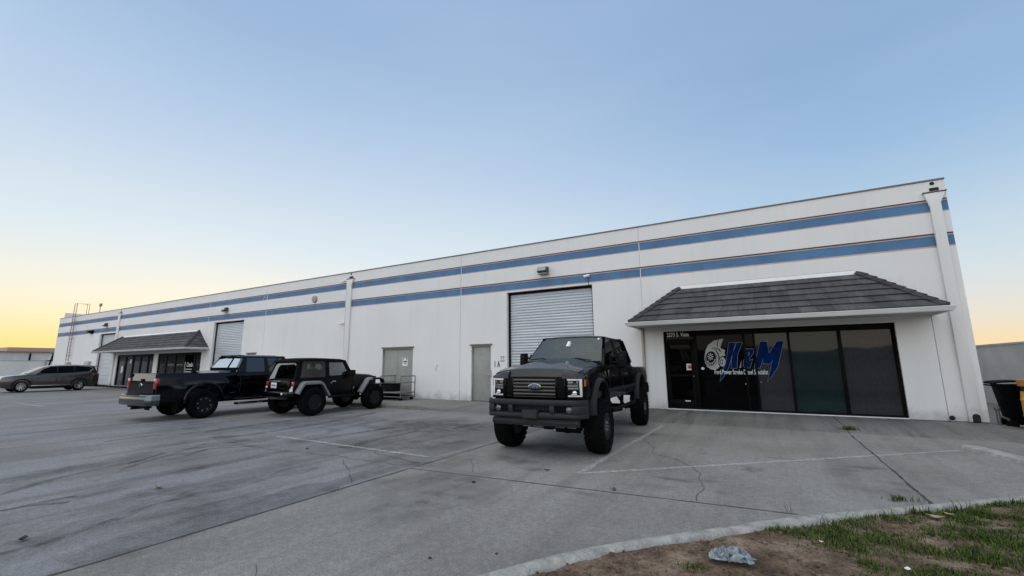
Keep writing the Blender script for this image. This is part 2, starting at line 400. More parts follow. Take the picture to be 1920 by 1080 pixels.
M['glass_ws'] = glass_mat('windscreen_glass', (.24, .32, .35), .07, gcol=(.82, .95, 1))
M['glass_green'] = glass_mat('green_car_glass', (.5, .62, .56), .04)
M['glass_priv'] = glass_mat('privacy_glass', (.012, .012, .015), .05)
M['glass_rear'] = glass_mat('rear_privacy_glass', (.012, .012, .015), .32)
M['suv_paint'] = mat('grey_brown_metallic', (.048, .045, .044), .25, .5, 1.0)
M['plate_white'] = mat('white_plate', (.62, .63, .66), .4)
M['yellow'] = mat('yellow_plastic', (.55, .30, .02), .45, var=.25, vscale=8)
# ground
M['asphalt'] = paving_mat('weathered_asphalt', (.165, .160, .155), (.232, .228, .226), .6, (.102, .100, .101), (.200, .212, .240))
M['concrete'] = paving_mat('worn_concrete', (.185, .178, .162), (.26, .25, .232), .35, (.125, .12, .112), (.228, .226, .228))
M['walk'] = paving_mat('walk_concrete', (.15, .147, .135), (.215, .21, .195), .55, (.06, .058, .055), (.18, .18, .18))
M['kerb'] = mat('kerb_concrete', (.31, .31, .29), .85, var=.38, vscale=9, bump=.9, bscale=55)
M['crack'] = mat('crack_fill', (.045, .045, .046), .95)
M['line'] = faded_paint('faded_white_line', (.58, .57, .55), .30, .75, 9.0)
M['line_faint'] = faded_paint('very_faded_white_line', (.50, .49, .47), .42, .80, 7.0)
M['far_ground'] = mat('far_ground', (.16, .155, .15), .9, var=.2, vscale=.05)

# ------------------------------------------------------------------ ground
rnd = random.Random(4)
def sheet(name, pts, z, m):
    b = MB(); b.poly([(p[0], p[1], z) for p in pts]); o = b.build(name, m, smooth=False); return tag(o, kind='structure')
sheet('terrain', [(-6000, -6000), (6000, -6000), (6000, 6000), (-6000, 6000)], GZ-.012, M['far_ground'])
sheet('asphalt_lot', [(-140, -40), (-4.8, -40), (-4.8, D-.1), (-140, D-.1)], GZ-.004, M['asphalt'])
sheet('concrete_lot', [(-4.8, -40), (14, -40), (14, 16), (-4.8, 16)], GZ, M['concrete'])
def ribbon(name, pts, w, z, m, jit=0.0, sub=0.12, wob=.35):
    """a thin strip that follows the points, ragged when jit is given"""
    q = [Vector((p[0], p[1])) for p in pts]; P = []
    for a, b in zip(q[:-1], q[1:]):
        n = max(1, int((b-a).length/sub))
        for i in range(n): P.append(a.lerp(b, i/n))
    P.append(q[-1])
    if jit:
        off = 0
        for i in range(1, len(P)-1):
            off = off*.7+rnd.uniform(-jit, jit); d = (P[i+1]-P[i-1]).normalized(); P[i] = P[i]+Vector((-d.y, d.x))*off
    b = MB(); pts3 = []
    for i, p in enumerate(P):
        d = (P[min(i+1, len(P)-1)]-P[max(i-1, 0)]).normalized(); n = Vector((-d.y, d.x)); ww = w*(1+rnd.uniform(-wob, wob))/2
        pts3 += [(p.x+n.x*ww, p.y+n.y*ww, z), (p.x-n.x*ww, p.y-n.y*ww, z)]
    b.add(pts3, [(2*i, 2*i+1, 2*i+3, 2*i+2) for i in range(len(P)-1)])
    return tag(b.build(name, m, smooth=False), kind='structure')
zc = GZ+.004
G = lambda x, y: tuple(gp(x, y))[:2]
ribbon('slab_joint', [(-4.8, -10), (-4.8, 12.2)], .024, zc, M['crack'], .006)
ribbon('slab_joint', [(-4.78, 5.27), (.16, 5.62)], .016, zc, M['crack'], .003)
ribbon('slab_joint', [(1.50, 12.2), (1.48, 9), (1.47, 6.7)], .024, zc, M['crack'], .008, wob=.6)
def pxr(name, pts, w, m, jit=.0, z=zc): return ribbon(name, [G(*p) for p in pts], w, z, m, jit)
pxr('crack', [(1210, 820), (1222, 838), (1230, 852), (1262, 858), (1284, 868), (1308, 884), (1318, 900), (1312, 925), (1306, 940)], .009, M['crack'], .035)
pxr('crack', [(885, 885), (888, 872), (884, 860)], .008, M['crack'], .02)
pxr('crack', [(400, 822), (470, 838), (560, 848), (640, 856), (740, 872)], .010, M['crack'], .04)
pxr('crack', [(700, 848), (740, 860), (790, 868), (812, 864)], .014, M['crack'], .03)
pxr('crack', [(640, 862), (655, 880), (660, 905)], .008, M['crack'], .02)
pxr('crack', [(240, 870), (310, 848), (400, 836), (490, 834)], .018, M['crack'], .02)
pxr('crack', [(0, 958), (60, 945), (140, 930)], .02, M['crack'], .03)
pxr('crack', [(345, 855), (390, 842), (480, 836)], .025, M['crack'], .02)
pxr('crack', [(480, 1060), (478, 1085)], .004, M['crack'], .01)
M['mark'] = faded_paint('tyre_mark', (.055, .054, .056), .34, .72, 5.0, .62)
M['mark_faint'] = faded_paint('faint_tyre_mark', (.06, .06, .062), .36, .85, 2.5, .42)
Zm = lambda pts: [G(x/2.56, 750+y/2.56) for x, y in pts]
for pts, w_, m_ in (([(-200, 510), (0, 455), (200, 395), (430, 340), (560, 312), (720, 285), (990, 238)], .11, 'mark'), ([(580, 335), (700, 295), (990, 210)], .09, 'mark'), ([(-150, 560), (0, 530), (150, 505), (330, 490)], .07, 'mark'),
                    ([(-200, 790), (0, 742), (200, 690), (400, 620), (560, 570), (740, 500), (930, 455)], .09, 'mark'), ([(500, 200), (700, 175), (1000, 150), (1300, 110), (1700, 60)], .14, 'mark'), ([(1000, 180), (1190, 170), (1500, 120), (1800, 60)], .18, 'mark'),
                    ([(350, 470), (700, 380), (1000, 320), (1400, 240)], .3, 'mark_faint'), ([(100, 700), (600, 540), (1000, 430), (1500, 320)], .4, 'mark_faint'), ([(0, 400), (400, 320), (800, 240), (1200, 190)], .45, 'mark_faint'), ([(330, 790), (800, 640), (1200, 520), (1880, 320)], .5, 'mark_faint'),
                    ([(1400, 210), (1600, 150), (1850, 90)], .3, 'mark_faint'), ([(1500, 190), (1700, 160), (1900, 130)], .16, 'mark'), ([(1650, 230), (1800, 190), (2000, 150)], .2, 'mark'), ([(900, 120), (1250, 90), (1500, 60)], .2, 'mark_faint')):
    ribbon('tyre_mark', Zm(pts), w_, GZ+.0012, M[m_], .012, .25, .5)
# parking lines
pxr('parking_line', [(520, 818), (803, 857)], .10, M['line'], 0)
pxr('parking_line', [(520, 818), (800, 771)], .09, M['line_faint'], 0)
pxr('parking_line', [(1085, 888), (1245, 797)], .10, M['line'], 0)
pxr('parking_line', [(1085, 888), (1290, 876), (1800, 845)], .085, M['line'], 0)
pxr('parking_line', [(0, 747), (40, 746)], .16, M['line'], 0)
pxr('parking_line', [(25, 755), (85, 763)], .14, M['line'], 0)
pxr('parking_line', [(125, 769), (270, 757)], .12, M['line_faint'], 0)
pxr('parking_line', [(160, 777), (250, 768)], .12, M['line_faint'], 0)
pxr('parking_line', [(815, 858), (925, 828)], .06, M['line_faint'], 0)

M['stain'] = faded_paint('oil_stain', (.05, .048, .046), .36, .95, 3.5)
def stain(px_, py_, rx, ry, k_=1.0):
    c = gp(px_, py_); b = MB(); n = 28; pts = [(c.x, c.y, GZ+.0025)]; off = rnd.uniform(0, 50)
    for f in (.45, 1.0):
        for i in range(n):
            a = 6.2832*i/n; k = f*(1+.28*math.sin(2*a+off)+.16*math.sin(5*a+off*3)); pts.append((c.x+rx*k*math.cos(a), c.y+ry*k*math.sin(a), GZ+.0025))
    F = [(0, 1+i, 1+(i+1) % n) for i in range(n)]+[(1+i, 1+n+i, 1+n+(i+1) % n, 1+(i+1) % n) for i in range(n)]
    b.add(pts, F); o = b.build('oil_stain', M['stain'], smooth=False, merge=False)
    at = o.data.attributes.new('fade', 'FLOAT', 'POINT')
    for i_, d in enumerate(at.data): d.value = (k_ if i_ <= n else 0.0)
    return tag(o, kind='structure')
st_nt = M['stain'].node_tree; st_b = st_nt.nodes['Principled BSDF']; lk = st_b.inputs['Alpha'].links[0]; src = lk.from_socket
fa = st_nt.nodes.new('ShaderNodeAttribute'); fa.attribute_name = 'fade'; fm = st_nt.nodes.new('ShaderNodeMath'); fm.operation = 'MULTIPLY'
st_nt.links.new(src, fm.inputs[0]); st_nt.links.new(fa.outputs['Fac'], fm.inputs[1]); st_nt.links.new(fm.outputs[0], st_b.inputs['Alpha'])
def mnoise0(i): return rnd.uniform(-1, 1)
for a_ in [(rnd.uniform(60, 900), rnd.uniform(770, 960), rnd.uniform(.12, .6), rnd.uniform(.2, .9), .55) for _ in range(34)]+[(rnd.uniform(900, 1800), rnd.uniform(800, 930), rnd.uniform(.08, .4), rnd.uniform(.08, .3), .5) for _ in range(24)]+[(350, 800, 1.8, 1.2, .8), (600, 790, 2.0, 1.3, 1.1), (480, 800, 1.6, 1.0, .7), (820, 800, 1.6, 2.2, 1.35), (720, 835, 1.6, .9, 1.0), (760, 905, .5, 1.2, .5)]+list(((1412, 881, .22, .16), (1625, 877, .30, .16), (1590, 882, .2, .1), (1090, 925, .22, .12), (835, 928, .28, .16), (800, 945, .3, .14), (760, 868, .5, .12), (690, 800, .8, .25), (740, 790, .7, .3), (870, 800, .9, .5), (620, 805, .5, .25), (560, 826, .5, .2), (1000, 880, .25, .12), (1470, 860, .3, .15), (1050, 840, 1.0, .5), (1270, 900, .3, .12), (420, 820, .6, .25), (350, 880, .5, .3), (850, 830, .6, .35), (960, 862, .5, .3), (1180, 815, .9, .5), (1120, 790, 1.2, .6))): stain(*a_)

# walk along the facade: kerbed on the left, ramped down on the right
b = MB()
def walk_top(x):
    t = min(1, max(0, (x+10.6)/1.5)); return t
xs = [-31, -20, -14, -11.5, -10.6, -10.2, -9.9, -9.5, -9.1, -8.6, -6, -4, -2, 0, 2, 3.6, 4.3]
rings = []
for x in xs:
    t = walk_top(x); ye = 12.08+.2*t; jz = rnd.uniform(-.006, .006)
    h = 0.0-.125*t
    rings.append([(x, D+.25, -.004), (x, D-.9, -.012-.035*t), (x, ye+.05, -.01+h*.97), (x, ye, -.025+h*.9 if t < 1 else GZ+.002), (x, ye-.01, GZ-.02), (x, D+.25, GZ-.05)])
rings.append([(5.2, D+.25, GZ+.03), (5.2, D-.9, GZ+.02), (5.1, 12.4, GZ+.004), (5.1, 12.3, GZ+.002), (5.1, 12.29, GZ-.02), (5.2, D+.25, GZ-.05)])
b.loft(rings); tag(b.build('walkway', M['walk'], ang=25), kind='structure')
ribbon('walk_joint', [(-1.95, 14.6), (-2.15, 13.6), (-2.2, 12.35)], .02, GZ+.13, M['crack'], .02)
for o in [bpy.data.objects['walk_joint']]:
    for v in o.data.vertices:
        y = v.co.y; v.co.z = (-.004+( -.047+.004)*(D+.25-y)/1.15 if y > D-.9 else -.047+(-.131+.047)*(D-.9-y)/(D-.9-12.33))+.006
ribbon('walk_joint', [(1.49, 14.6), (1.52, 13.5), (1.50, 12.3)], .022, GZ+.13, M['crack'], .02)
for o in [bpy.data.objects['walk_joint.001']]:
    for v in o.data.vertices:
        y = v.co.y; v.co.z = (-.004+(-.047+.004)*(D+.25-y)/1.15 if y > D-.9 else -.047+(-.131+.047)*(D-.9-y)/(D-.9-12.33))+.006

# kerb (curved) and the dirt bed
far = [(-2.6, .6), (-2.28, 1.6), (-1.95, 2.5), (-1.61, 3.12), (-1.2, 3.70), (-.52, 4.42), (.08, 5.08), (1.22, 6.08), (2.27, 7.02), (3.5, 8.0), (5.2, 9.2)]
def smooth_path(p, it=2):
    q = [Vector(a) for a in p]
    for _ in range(it):
        n = [q[0]]
        for a, c in zip(q[:-1], q[1:]): n += [a*.75+c*.25, a*.25+c*.75]
        q = n+[q[-1]]
    return q
fp_ = smooth_path(far)
b = MB(); rings = []
for i, p in enumerate(fp_):
    d = (fp_[min(i+1, len(fp_)-1)]-fp_[max(i-1, 0)]).normalized(); n = Vector((d.y, -d.x)); j = rnd.uniform(-.008, .008)
    sec = [(-.02, GZ-.02), (-.012, GZ+.03), (-.004, -.022+j*.5), (.015, -.004), (.085+j, 0.0), (.112+j*1.4, -.014+j), (.132+j*2.2, -.045), (.15, -.13)]
    rings.append([(p.x+n.x*o, p.y+n.y*o, z) for o, z in sec])
b.loft(rings); tag(b.build('kerb', M['kerb'], ang=50), kind='structure')
def dirt_mat():
    m, t, bs = new_mat('dry_soil')
    g = t.nodes.new('ShaderNodeNewGeometry')
    def nz(s, d=8, r=.65):
        n = t.nodes.new('ShaderNodeTexNoise'); n.inputs['Scale'].default_value = s; n.inputs['Detail'].default_value = d; n.inputs['Roughness'].default_value = r
        t.links.new(g.outputs['Position'], n.inputs['Vector']); return n.outputs[0]
    c = t.nodes.new('ShaderNodeValToRGB'); e = c.color_ramp.elements
    e[0].position = .3; e[0].color = (.06, .045, .034, 1); e[1].position = .66; e[1].color = (.33, .25, .19, 1)
    k = e.new(.48); k.color = (.17, .12, .085, 1)
    t.links.new(nz(2.2), c.inputs[0])
    c2 = t.nodes.new('ShaderNodeValToRGB'); c2.color_ramp.elements[0].position = .35; c2.color_ramp.elements[1].position = .6
    c2.color_ramp.elements[0].color = (.5, .5, .5, 1); c2.color_ramp.elements[1].color = (1.15, 1.15, 1.15, 1); t.links.new(nz(38, 5, .7), c2.inputs[0])
    mx = t.nodes.new('ShaderNodeMix'); mx.data_type = 'RGBA'; mx.blend_type = 'MULTIPLY'; mx.inputs[0].default_value = 1
    t.links.new(c.outputs[0], mx.inputs[6]); t.links.new(c2.outputs[0], mx.inputs[7]); t.links.new(mx.outputs[2], bs.inputs['Base Color'])
    bs.inputs['Roughness'].default_value = .95; bs.inputs['Specular IOR Level'].default_value = .15
    bp = t.nodes.new('ShaderNodeBump'); bp.inputs['Strength'].default_value = .8; bp.inputs['Distance'].default_value = .03
    t.links.new(nz(30, 8, .75), bp.inputs['Height']); t.links.new(bp.outputs[0], bs.inputs['Normal'])
    return m
M['dirt'] = dirt_mat()
from mathutils import noise as mnoise
def dirt_z(x, y): return -.035+.03*mnoise.noise((x*1.3, y*1.3, 0))+.014*mnoise.noise((x*5, y*5, 3))+.006*mnoise.noise((x*17, y*17, 5))
def kerb_back(y):   # x of the back edge of the kerb at a given y
    for a, c in zip(fp_[:-1], fp_[1:]):
        if a.y <= y <= c.y:
            t = (y-a.y)/(c.y-a.y+1e-9); d = (c-a).normalized(); return a.x+(c.x-a.x)*t+.122/max(.3, d.y)
    return fp_[0].x if y < fp_[0].y else fp_[-1].x
b = MB(); nu, nv = 150, 90
def dfn(u, v):
    y = .6+u*8.5; x0 = kerb_back(y); x = x0+v**1.3*(8.0-x0); return (x, y, dirt_z(x, y)-(0.02 if v == 0 else 0))
b.grid(dfn, nu, nv); tag(b.build('dirt_bed', M['dirt'], ang=80), kind='structure')
b = MB(); b.poly([(-2.4, .62, -.08), (-2.4, -30, -.08), (14, -30, -.08), (14, 9, -.08), (7.9, 9, -.08), (7.9, .62, -.08)]); tag(b.build('bare_earth', M['dirt'], smooth=False), kind='structure')

# ------------------------------------------------------------------ warehouse
wh = empty('warehouse', (-27, D, 0), 0, 'long white warehouse with two blue bands, roll up doors and tiled awnings', 'warehouse')
OX, OY = -27, D
XL, XR, ZT = -58.66, 4.49, 6.06
ops = [(-8.61, -5.07, 4.23, .20), (-10.29, -9.35, 2.19, .10), (-15.30, -13.44, 2.19, .10), (-30.37, -27.0, 4.2, .2), (-48.38, -45.11, 4.18, .2),
       (-2.74, 3.06, 2.43, .16), (-44.27, -38.11, 2.36, .14), (-37.47, -31.53, 2.36, .14), (-26.35, -25.45, 2.16, .1)]
joints = [-3.345, -10.87, -24.85, -31.16, -38.5, -51.8, -17.95]
zb = [0, 4.245, 4.285, 4.33, 4.59, 4.62, 4.66, 5.18, 5.215, 5.25, 5.505, 5.535, 5.57, ZT]
# bands: rows and their material index; 0 wall 1 blue 2 salmon 3 groove
def row_style(zm):
    if 4.33 < zm < 4.59 or 5.25 < zm < 5.505: return 1, .022
    if 4.285 < zm < 4.33 or 4.59 < zm < 4.62 or 5.215 < zm < 5.25 or 5.505 < zm < 5.535: return 2, .012
    if 4.62 < zm < 4.66 or 5.535 < zm < 5.57: return 3, .03
    return 0, 0.0
xs = sorted({XL, XR, *[o[0] for o in ops], *[o[1] for o in ops], *[j-.011 for j in joints], *[j+.011 for j in joints], 3.784, 3.796, -3.391, -3.379})
zs = sorted({*zb, 2.6, *[o[2] for o in ops]})
b = MB()
cells = {}
for i in range(len(xs)-1):
    for k in range(len(zs)-1):
        xm, zm = (xs[i]+xs[i+1])/2, (zs[k]+zs[k+1])/2
        op = [o for o in ops if o[0] < xm < o[1] and zm < o[2]]
        mi, dp = row_style(zm)
        if op: cells[i, k] = (None, op[0][3]+.12); continue
        if zm < 2.6 and any(abs(xm-j) < .007 for j in (3.79, -3.385)): mi, dp = 0, .045
        if any(abs(xm-j) < .0112 for j in joints) and mi == 0: mi, dp = 0, dp+.02
        if mi in (1, 2) and any(abs(xm-j) < .0112 for j in joints[:4]): mi, dp = 0, .016
        cells[i, k] = (mi, dp)
def Wp(x, d, z): return (x-OX, d, z)
for (i, k), (mi, dp) in cells.items():
    x0, x1, z0, z1 = xs[i], xs[i+1], zs[k], zs[k+1]
    if mi is not None:
        b.mi = mi; b.poly([Wp(x0, dp, z0), Wp(x1, dp, z0), Wp(x1, dp, z1), Wp(x0, dp, z1)])
    for (di, dk) in ((1, 0), (0, 1)):
        o = cells.get((i+di, k+dk))
        if o is None: continue
        d2 = o[1]
        if abs(d2-dp) > 1e-6:
            b.mi = 0
            if di: b.poly([Wp(x1, dp, z0), Wp(x1, d2, z0), Wp(x1, d2, z1), Wp(x1, dp, z1)])
            else: b.poly([Wp(x0, dp, z1), Wp(x1, dp, z1), Wp(x1, d2, z1), Wp(x0, d2, z1)])
b.mi = 0
# ends: follow the recesses so that the corner shows its notches
for xe, sgn in ((XR, 1), (XL, -1)):
    i = len(xs)-2 if sgn > 0 else 0
    for k in range(len(zs)-1):
        mi, dp = cells[i, k]
        ins = dp if sgn > 0 else 0
        b.mi = mi or 0
        x = xe-sgn*ins
        b.poly([Wp(x, dp, zs[k]), Wp(x, 32, zs[k]), Wp(x, 32, zs[k+1]), Wp(x, dp, zs[k+1])])
b.mi = 0
b.poly([Wp(XL, 32, 0), Wp(XR, 32, 0), Wp(XR, 32, ZT), Wp(XL, 32, ZT)])
b.poly([Wp(XL, .3, ZT-.3), Wp(XR, .3, ZT-.3), Wp(XR, 32, ZT-.3), Wp(XL, 32, ZT-.3)])
b.box(XL-OX, XR-OX, .03, .25, 5.58, ZT-.003)
b.build('wall', [M['wall'], M['blue'], M['salmon'], M['groove']], wh, smooth=False)
b = MB(); b.box(XL-OX-.02, XR-OX+.012, -.022, .26, ZT, ZT+.045); b.build('roof_edge_cap', M['cap'], wh, bevel=.006)
b = MB(); b.box(XL-OX, XL-OX+.22, .27, 8, 5.9, 6.66); b.build('end_parapet', M['wall'], wh, smooth=False)
def roll_door(x0, x1, zt, dep, handle=True):
    b = MB(); pts = []; per = .105; n = int(zt/per)
    for i in range(n):
        for q in range(6):
            a = q/6; z = (i+a)*zt/n; d = dep-.018*math.sin(math.pi*min(1, a*1.15)) if a < .87 else dep+.006
            pts.append((d, z))
    pts.append((dep, zt))
    W = [(x0-OX, x1-OX)]
    P = [(x, d, z) for d, z in pts for x in (x0-OX+.05, x1-OX-.05)]
    b.add(P, [(2*i, 2*i+1, 2*i+3, 2*i+2) for i in range(len(pts)-1)])
    o = b.build('roll_up_door', M['shutter'], wh, ang=60)
    g = MB()
    g.box(x0-OX, x0-OX+.07, dep-.06, dep+.05, 0, zt); g.box(x1-OX-.07, x1-OX, dep-.06, dep+.05, 0, zt); g.box(x0-OX+.07, x1-OX-.07, dep-.05, dep+.08, zt-.09, zt)
    g.build('door_guide', M['frame_black'], o)
    h = MB(); h.box(x0-OX+.05, x1-OX-.05, dep-.03, dep+.03, 0, .1); h.build('bottom_bar', M['alu'], o, bevel=.006)
    return o
roll_door(-8.61, -5.07, 4.23, .2); roll_door(-30.37, -27.0, 4.2, .2); roll_door(-48.38, -45.11, 4.18, .2)

def man_door(x0, x1, zt, leaves=1):
    b = MB(); xa, xb = x0-OX, x1-OX
    w = (xb-xa-.1)/leaves
    for i in range(leaves): b.box(xa+.05+i*w+.004, xa+.05+(i+1)*w-.004, .055, .10, .012, zt-.06)
    o = b.build('door', M['door'], wh, bevel=.004)
    f = MB(); f.box(xa, xa+.048, -.006, .13, 0, zt); f.box(xb-.048, xb, -.006, .13, 0, zt); f.box(xa+.048, xb-.048, -.006, .13, zt-.055, zt)
    f.build('door_frame', M['door'], o, bevel=.004)
    c = MB(); c.prism([(xa-.06, 0, zt+.012), (xa-.06, -.07, zt+.012), (xa-.06, -.07, zt+.028), (xa-.06, 0, zt+.055)], (xb-xa+.12, 0, 0)); c.build('drip_cap', M['steel'], o)
    h = MB(); hx = xb-.13 if leaves == 1 else (xa+xb)/2-.09
    h.lathe([(-.03, .004), (-.026, .03), (.0, .03)], 'y', (hx, .055, 1.02), 14); h.tube([(hx, .02, 1.02), (hx-.12, .015, 1.015)], .011)
    h.build('handle', M['alu'], o)
    if leaves == 1:
        h = MB(); h.box(xb-.052, xb+.03, -.02, .01, .93, 1.2); h.build('latch_guard', M['door'], o, bevel=.004)
    return o
man_door(-10.29, -9.35, 2.19); man_door(-15.30, -13.44, 2.19, 2); man_door(-26.35, -25.45, 2.16)

def storefront(x0, x1, zt, muls, panes, dep, door=None, transom=False):
    xa, xb = x0-OX, x1-OX
    f = MB(); t = .055
    f.box(xa, xa+t, dep-.05, dep+.05, 0, zt); f.box(xb-t*1.4, xb, dep-.05, dep+.05, 0, zt)
    f.box(xa+t, xb-t*1.4, dep-.05, dep+.05, zt-.16, zt); f.box(xa+t, xb-t*1.4, dep-.05, dep+.05, 0, .07)
    for m_, w in muls: f.box(m_-OX-w/2, m_-OX+w/2, dep-.045, dep+.045, .07, zt-.16)
    o = f.build('storefront', M['frame_black'], wh, bevel=.006)
    edges = [x0+t]+[m_[0] for m_ in muls]+[x1-t]
    for i, pm in enumerate(panes):
        p = MB(); p.box(edges[i]-OX, edges[i+1]-OX, dep+.008, dep+.02, .06, zt-.1); p.build('pane', M[pm], o, smooth=False)
    s = MB(); s.box(xa, xb, -.03, dep-.052, -.004, .022); s.build('threshold', M['white_metal'], o, bevel=.004)
    return o
DEP = .12
sf = storefront(-2.74, 3.06, 2.43, [(-1.82, .10), (-.45, .06), (-.18, .05), (.69, .06), (1.87, .08)],
                ['pane_black', 'pane_black', 'pane_black', 'pane_grey', 'pane_teal', 'pane_grey'], DEP)
# glazed entrance door in the first bay
f = MB(); xa, xb = -2.68-OX, -1.87-OX
for (p, q, r, s_) in ((xa, xa+.09, .075, 2.1), (xb-.09, xb, .075, 2.1)): f.box(p, q, DEP-.06, DEP+.0, r, s_)
f.box(xa+.09, xb-.09, DEP-.06, DEP, .075, .3); f.box(xa+.09, xb-.09, DEP-.06, DEP, 2.0, 2.1); f.box(xa+.09, xb-.09, DEP-.055, DEP-.004, 1.0, 1.07)
f.box(xa-.005, xb+.005, DEP-.06, DEP, 2.115, 2.17)
dr = f.build('entrance_door', M['frame_black'], sf, bevel=.005)
h = MB(); h.ball((xb-.045, DEP-.075, 1.02), .022, 8); h.build('lock', M['alu'], dr)
h = MB(); h.box(xb-.34, xb-.19, DEP-.07, DEP-.06, .25, .28); h.build('door_tag', M['vinyl_white'], dr)
h = MB(); h.tube([(xb-.06, DEP-.06, 1.0), (xb-.06, DEP-.12, 1.0), (xb-.06, DEP-.12, 1.35), (xb-.06, DEP-.06, 1.35)], .014); h.build('pull_handle', M['frame_black'], dr)
for xk, zk in ((-.50, .80), (-.10, .86)):
    h = MB(); h.ball((xk-OX, DEP-.05, zk), .02, 8); h.build('door_knob', M['alu'], sf)
FY = DEP-.004       # decal plane, a few mm in front of the panes
text_mesh('address_lettering', '2273 S. Vista', .18, M['vinyl_white'], sf, (-2.64-OX, DEP-.063, 2.262), fat=.002, sx=.72)

def decal(pts_list, m, name, y=FY, th=.003):
    b = MB()
    for pts in pts_list:
        q = [(p.x-OX, y, p.z) for p in pts]
        b.prism(q, (0, -th, 0))
    return b.build(name, m, sf, smooth=False)
# logo lettering outlined from the window: zoomed picture coordinates -> facade plane
def zp(x, y): return fp(1310+x/10.8, 620+y/10.8, D+DEP)
K1 = [(612, 243), (745, 243), (660, 560), (640, 640), (598, 770), (500, 940), (432, 1026), (478, 800), (520, 740), (560, 600)]
K2 = [(770, 243), (885, 243), (845, 330), (790, 480), (775, 760), (660, 760), (668, 600), (690, 470)]
AMP = [(960, 370), (1115, 370), (1100, 470), (1030, 560), (1030, 610), (1092, 575), (1040, 755), (1000, 755), (985, 720), (940, 745), (905, 720), (915, 600), (960, 540), (935, 460)]
MM = [(1240, 222), (1380, 222), (1425, 460), (1588, 212), (1720, 212), (1600, 740), (1510, 870), (1395, 1030), (1450, 800), (1500, 590), (1445, 670), (1308, 670), (1300, 570), (1245, 755), (1128, 755)]
OPN = [(870, 600), (820, 755), (868, 750), (860, 740)]
def outline(pts, d):
    c = Vector((sum(p[0] for p in pts)/len(pts), sum(p[1] for p in pts)/len(pts))); n = len(pts); out_ = []
    area = sum(pts[i][0]*pts[(i+1) % n][1]-pts[(i+1) % n][0]*pts[i][1] for i in range(n))
    s = 1 if area > 0 else -1
    for i in range(n):
        a, p, q = Vector(pts[i-1]), Vector(pts[i]), Vector(pts[(i+1) % n])
        e1, e2 = (p-a).normalized(), (q-p).normalized(); n1, n2 = Vector((e1.y, -e1.x))*s, Vector((e2.y, -e2.x))*s
        k = n1+n2
        if k.length < .3: k = n1
        k.normalize(); ln = d/max(.45, k.dot(n1)); out_.append((p.x+k.x*ln, p.y+k.y*ln))
    return out_
decal([[zp(*p) for p in outline(s, 7)] for s in (K1, K2, AMP, MM)]+[[zp(*p) for p in OPN]], M['vinyl_edge'], 'logo_outline')
decal([[zp(*p) for p in s] for s in (K1, K2, AMP, MM)], M['vinyl_blue'], 'logo_letters', FY-.004)
def ringp(cx, cy, rx, ry, n=20, rot=0):
    return [(cx+rx*math.cos(6.2832*i/n)*math.cos(rot)-ry*math.sin(6.2832*i/n)*math.sin(rot), cy+rx*math.cos(6.2832*i/n)*math.sin(rot)+ry*math.sin(6.2832*i/n)*math.cos(rot)) for i in range(n)]
AMPH = [ringp(1015, 465, 20, 34), ringp(962, 640, 16, 40)]
for q_ in AMPH: decal([[zp(*p) for p in q_]], M['vinyl_edge'], 'logo_counter', FY-.008)
for q_ in (ringp(1015, 465, 12, 26), ringp(962, 640, 9, 32)): decal([[zp(*p) for p in q_]], M['vinyl_black'], 'logo_counter', FY-.012)
# turbocharger picture
T_body = [(500, 165), (430, 170), (400, 180), (300, 205), (190, 290), (140, 400), (118, 540), (130, 650), (175, 735), (250, 785), (330, 795), (400, 760), (440, 700), (470, 560), (470, 470), (440, 330), (470, 240)]
T_small = ringp(478, 630, 74, 106)
T_pip = [(430, 370), (470, 365), (540, 400), (520, 440), (540, 500), (500, 520), (450, 480)]
decal([[zp(*p) for p in s] for s in (T_body,)], M['vinyl_grey'], 'turbo_picture')
decal([[zp(*p) for p in T_pip]], M['vinyl_grey'], 'turbo_picture', FY-.001)
decal([[zp(*p) for p in T_small]], M['vinyl_black'], 'turbo_shading', FY-.004)
decal([[zp(*p) for p in ringp(482, 632, 64, 96)]], M['vinyl_grey'], 'turbo_picture', FY-.008)
blk = [ringp(255, 580, 122, 162), [(400, 180), (412, 178), (385, 240), (392, 330), (375, 320), (370, 245)], [(250, 350), (330, 345), (420, 365), (470, 450), (440, 430), (400, 380), (330, 360), (270, 360)],
       [(290, 372), (350, 385), (405, 470), (425, 560), (410, 640), (398, 640), (405, 560), (385, 480), (340, 400)], [(420, 540), (440, 520), (420, 560), (405, 640), (420, 720), (400, 680)]]
decal([[zp(*p) for p in s] for s in blk], M['vinyl_black'], 'turbo_shading', FY-.004)
decal([[zp(*p) for p in ringp(258, 585, 112, 150)]], M['vinyl_grey'], 'turbo_picture', FY-.008)
decal([[zp(*p) for p in ringp(254, 570, 100, 140)]], M['vinyl_black'], 'turbo_shading', FY-.012)
bl = []
for i in range(8):
    a = 6.2832*i/8; q = [(14, a-.35), (60, a-.22), (66, a+.2), (14, a+.3)]
    bl.append([(240+r*math.cos(t)*.95, 525+r*math.sin(t)*1.2) for r, t in q])
for i in range(6):
    a = .35+i*.42; q = [(86, a-.15), (118, a-.13), (118, a+.13), (86, a+.15)]
    bl.append([(250+r*math.cos(t)*.82, 550+r*math.sin(t)*1.18) for r, t in q])
decal([[zp(*p) for p in s] for s in bl], M['vinyl_grey'], 'turbo_blades', FY-.016)
decal([[zp(*p) for p in ringp(465, 632, 32, 52)]], M['vinyl_black'], 'turbo_shading', FY-.012)
decal([[zp(*p) for p in ringp(465, 634, 20, 36)]], M['vinyl_grey'], 'turbo_blades', FY-.016)
text_mesh('slogan_lettering', 'Ford Power Stroke', .195, M['vinyl_white'], sf, (-1.32-OX, FY-.02, 1.085), fat=.0008, sx=.50)
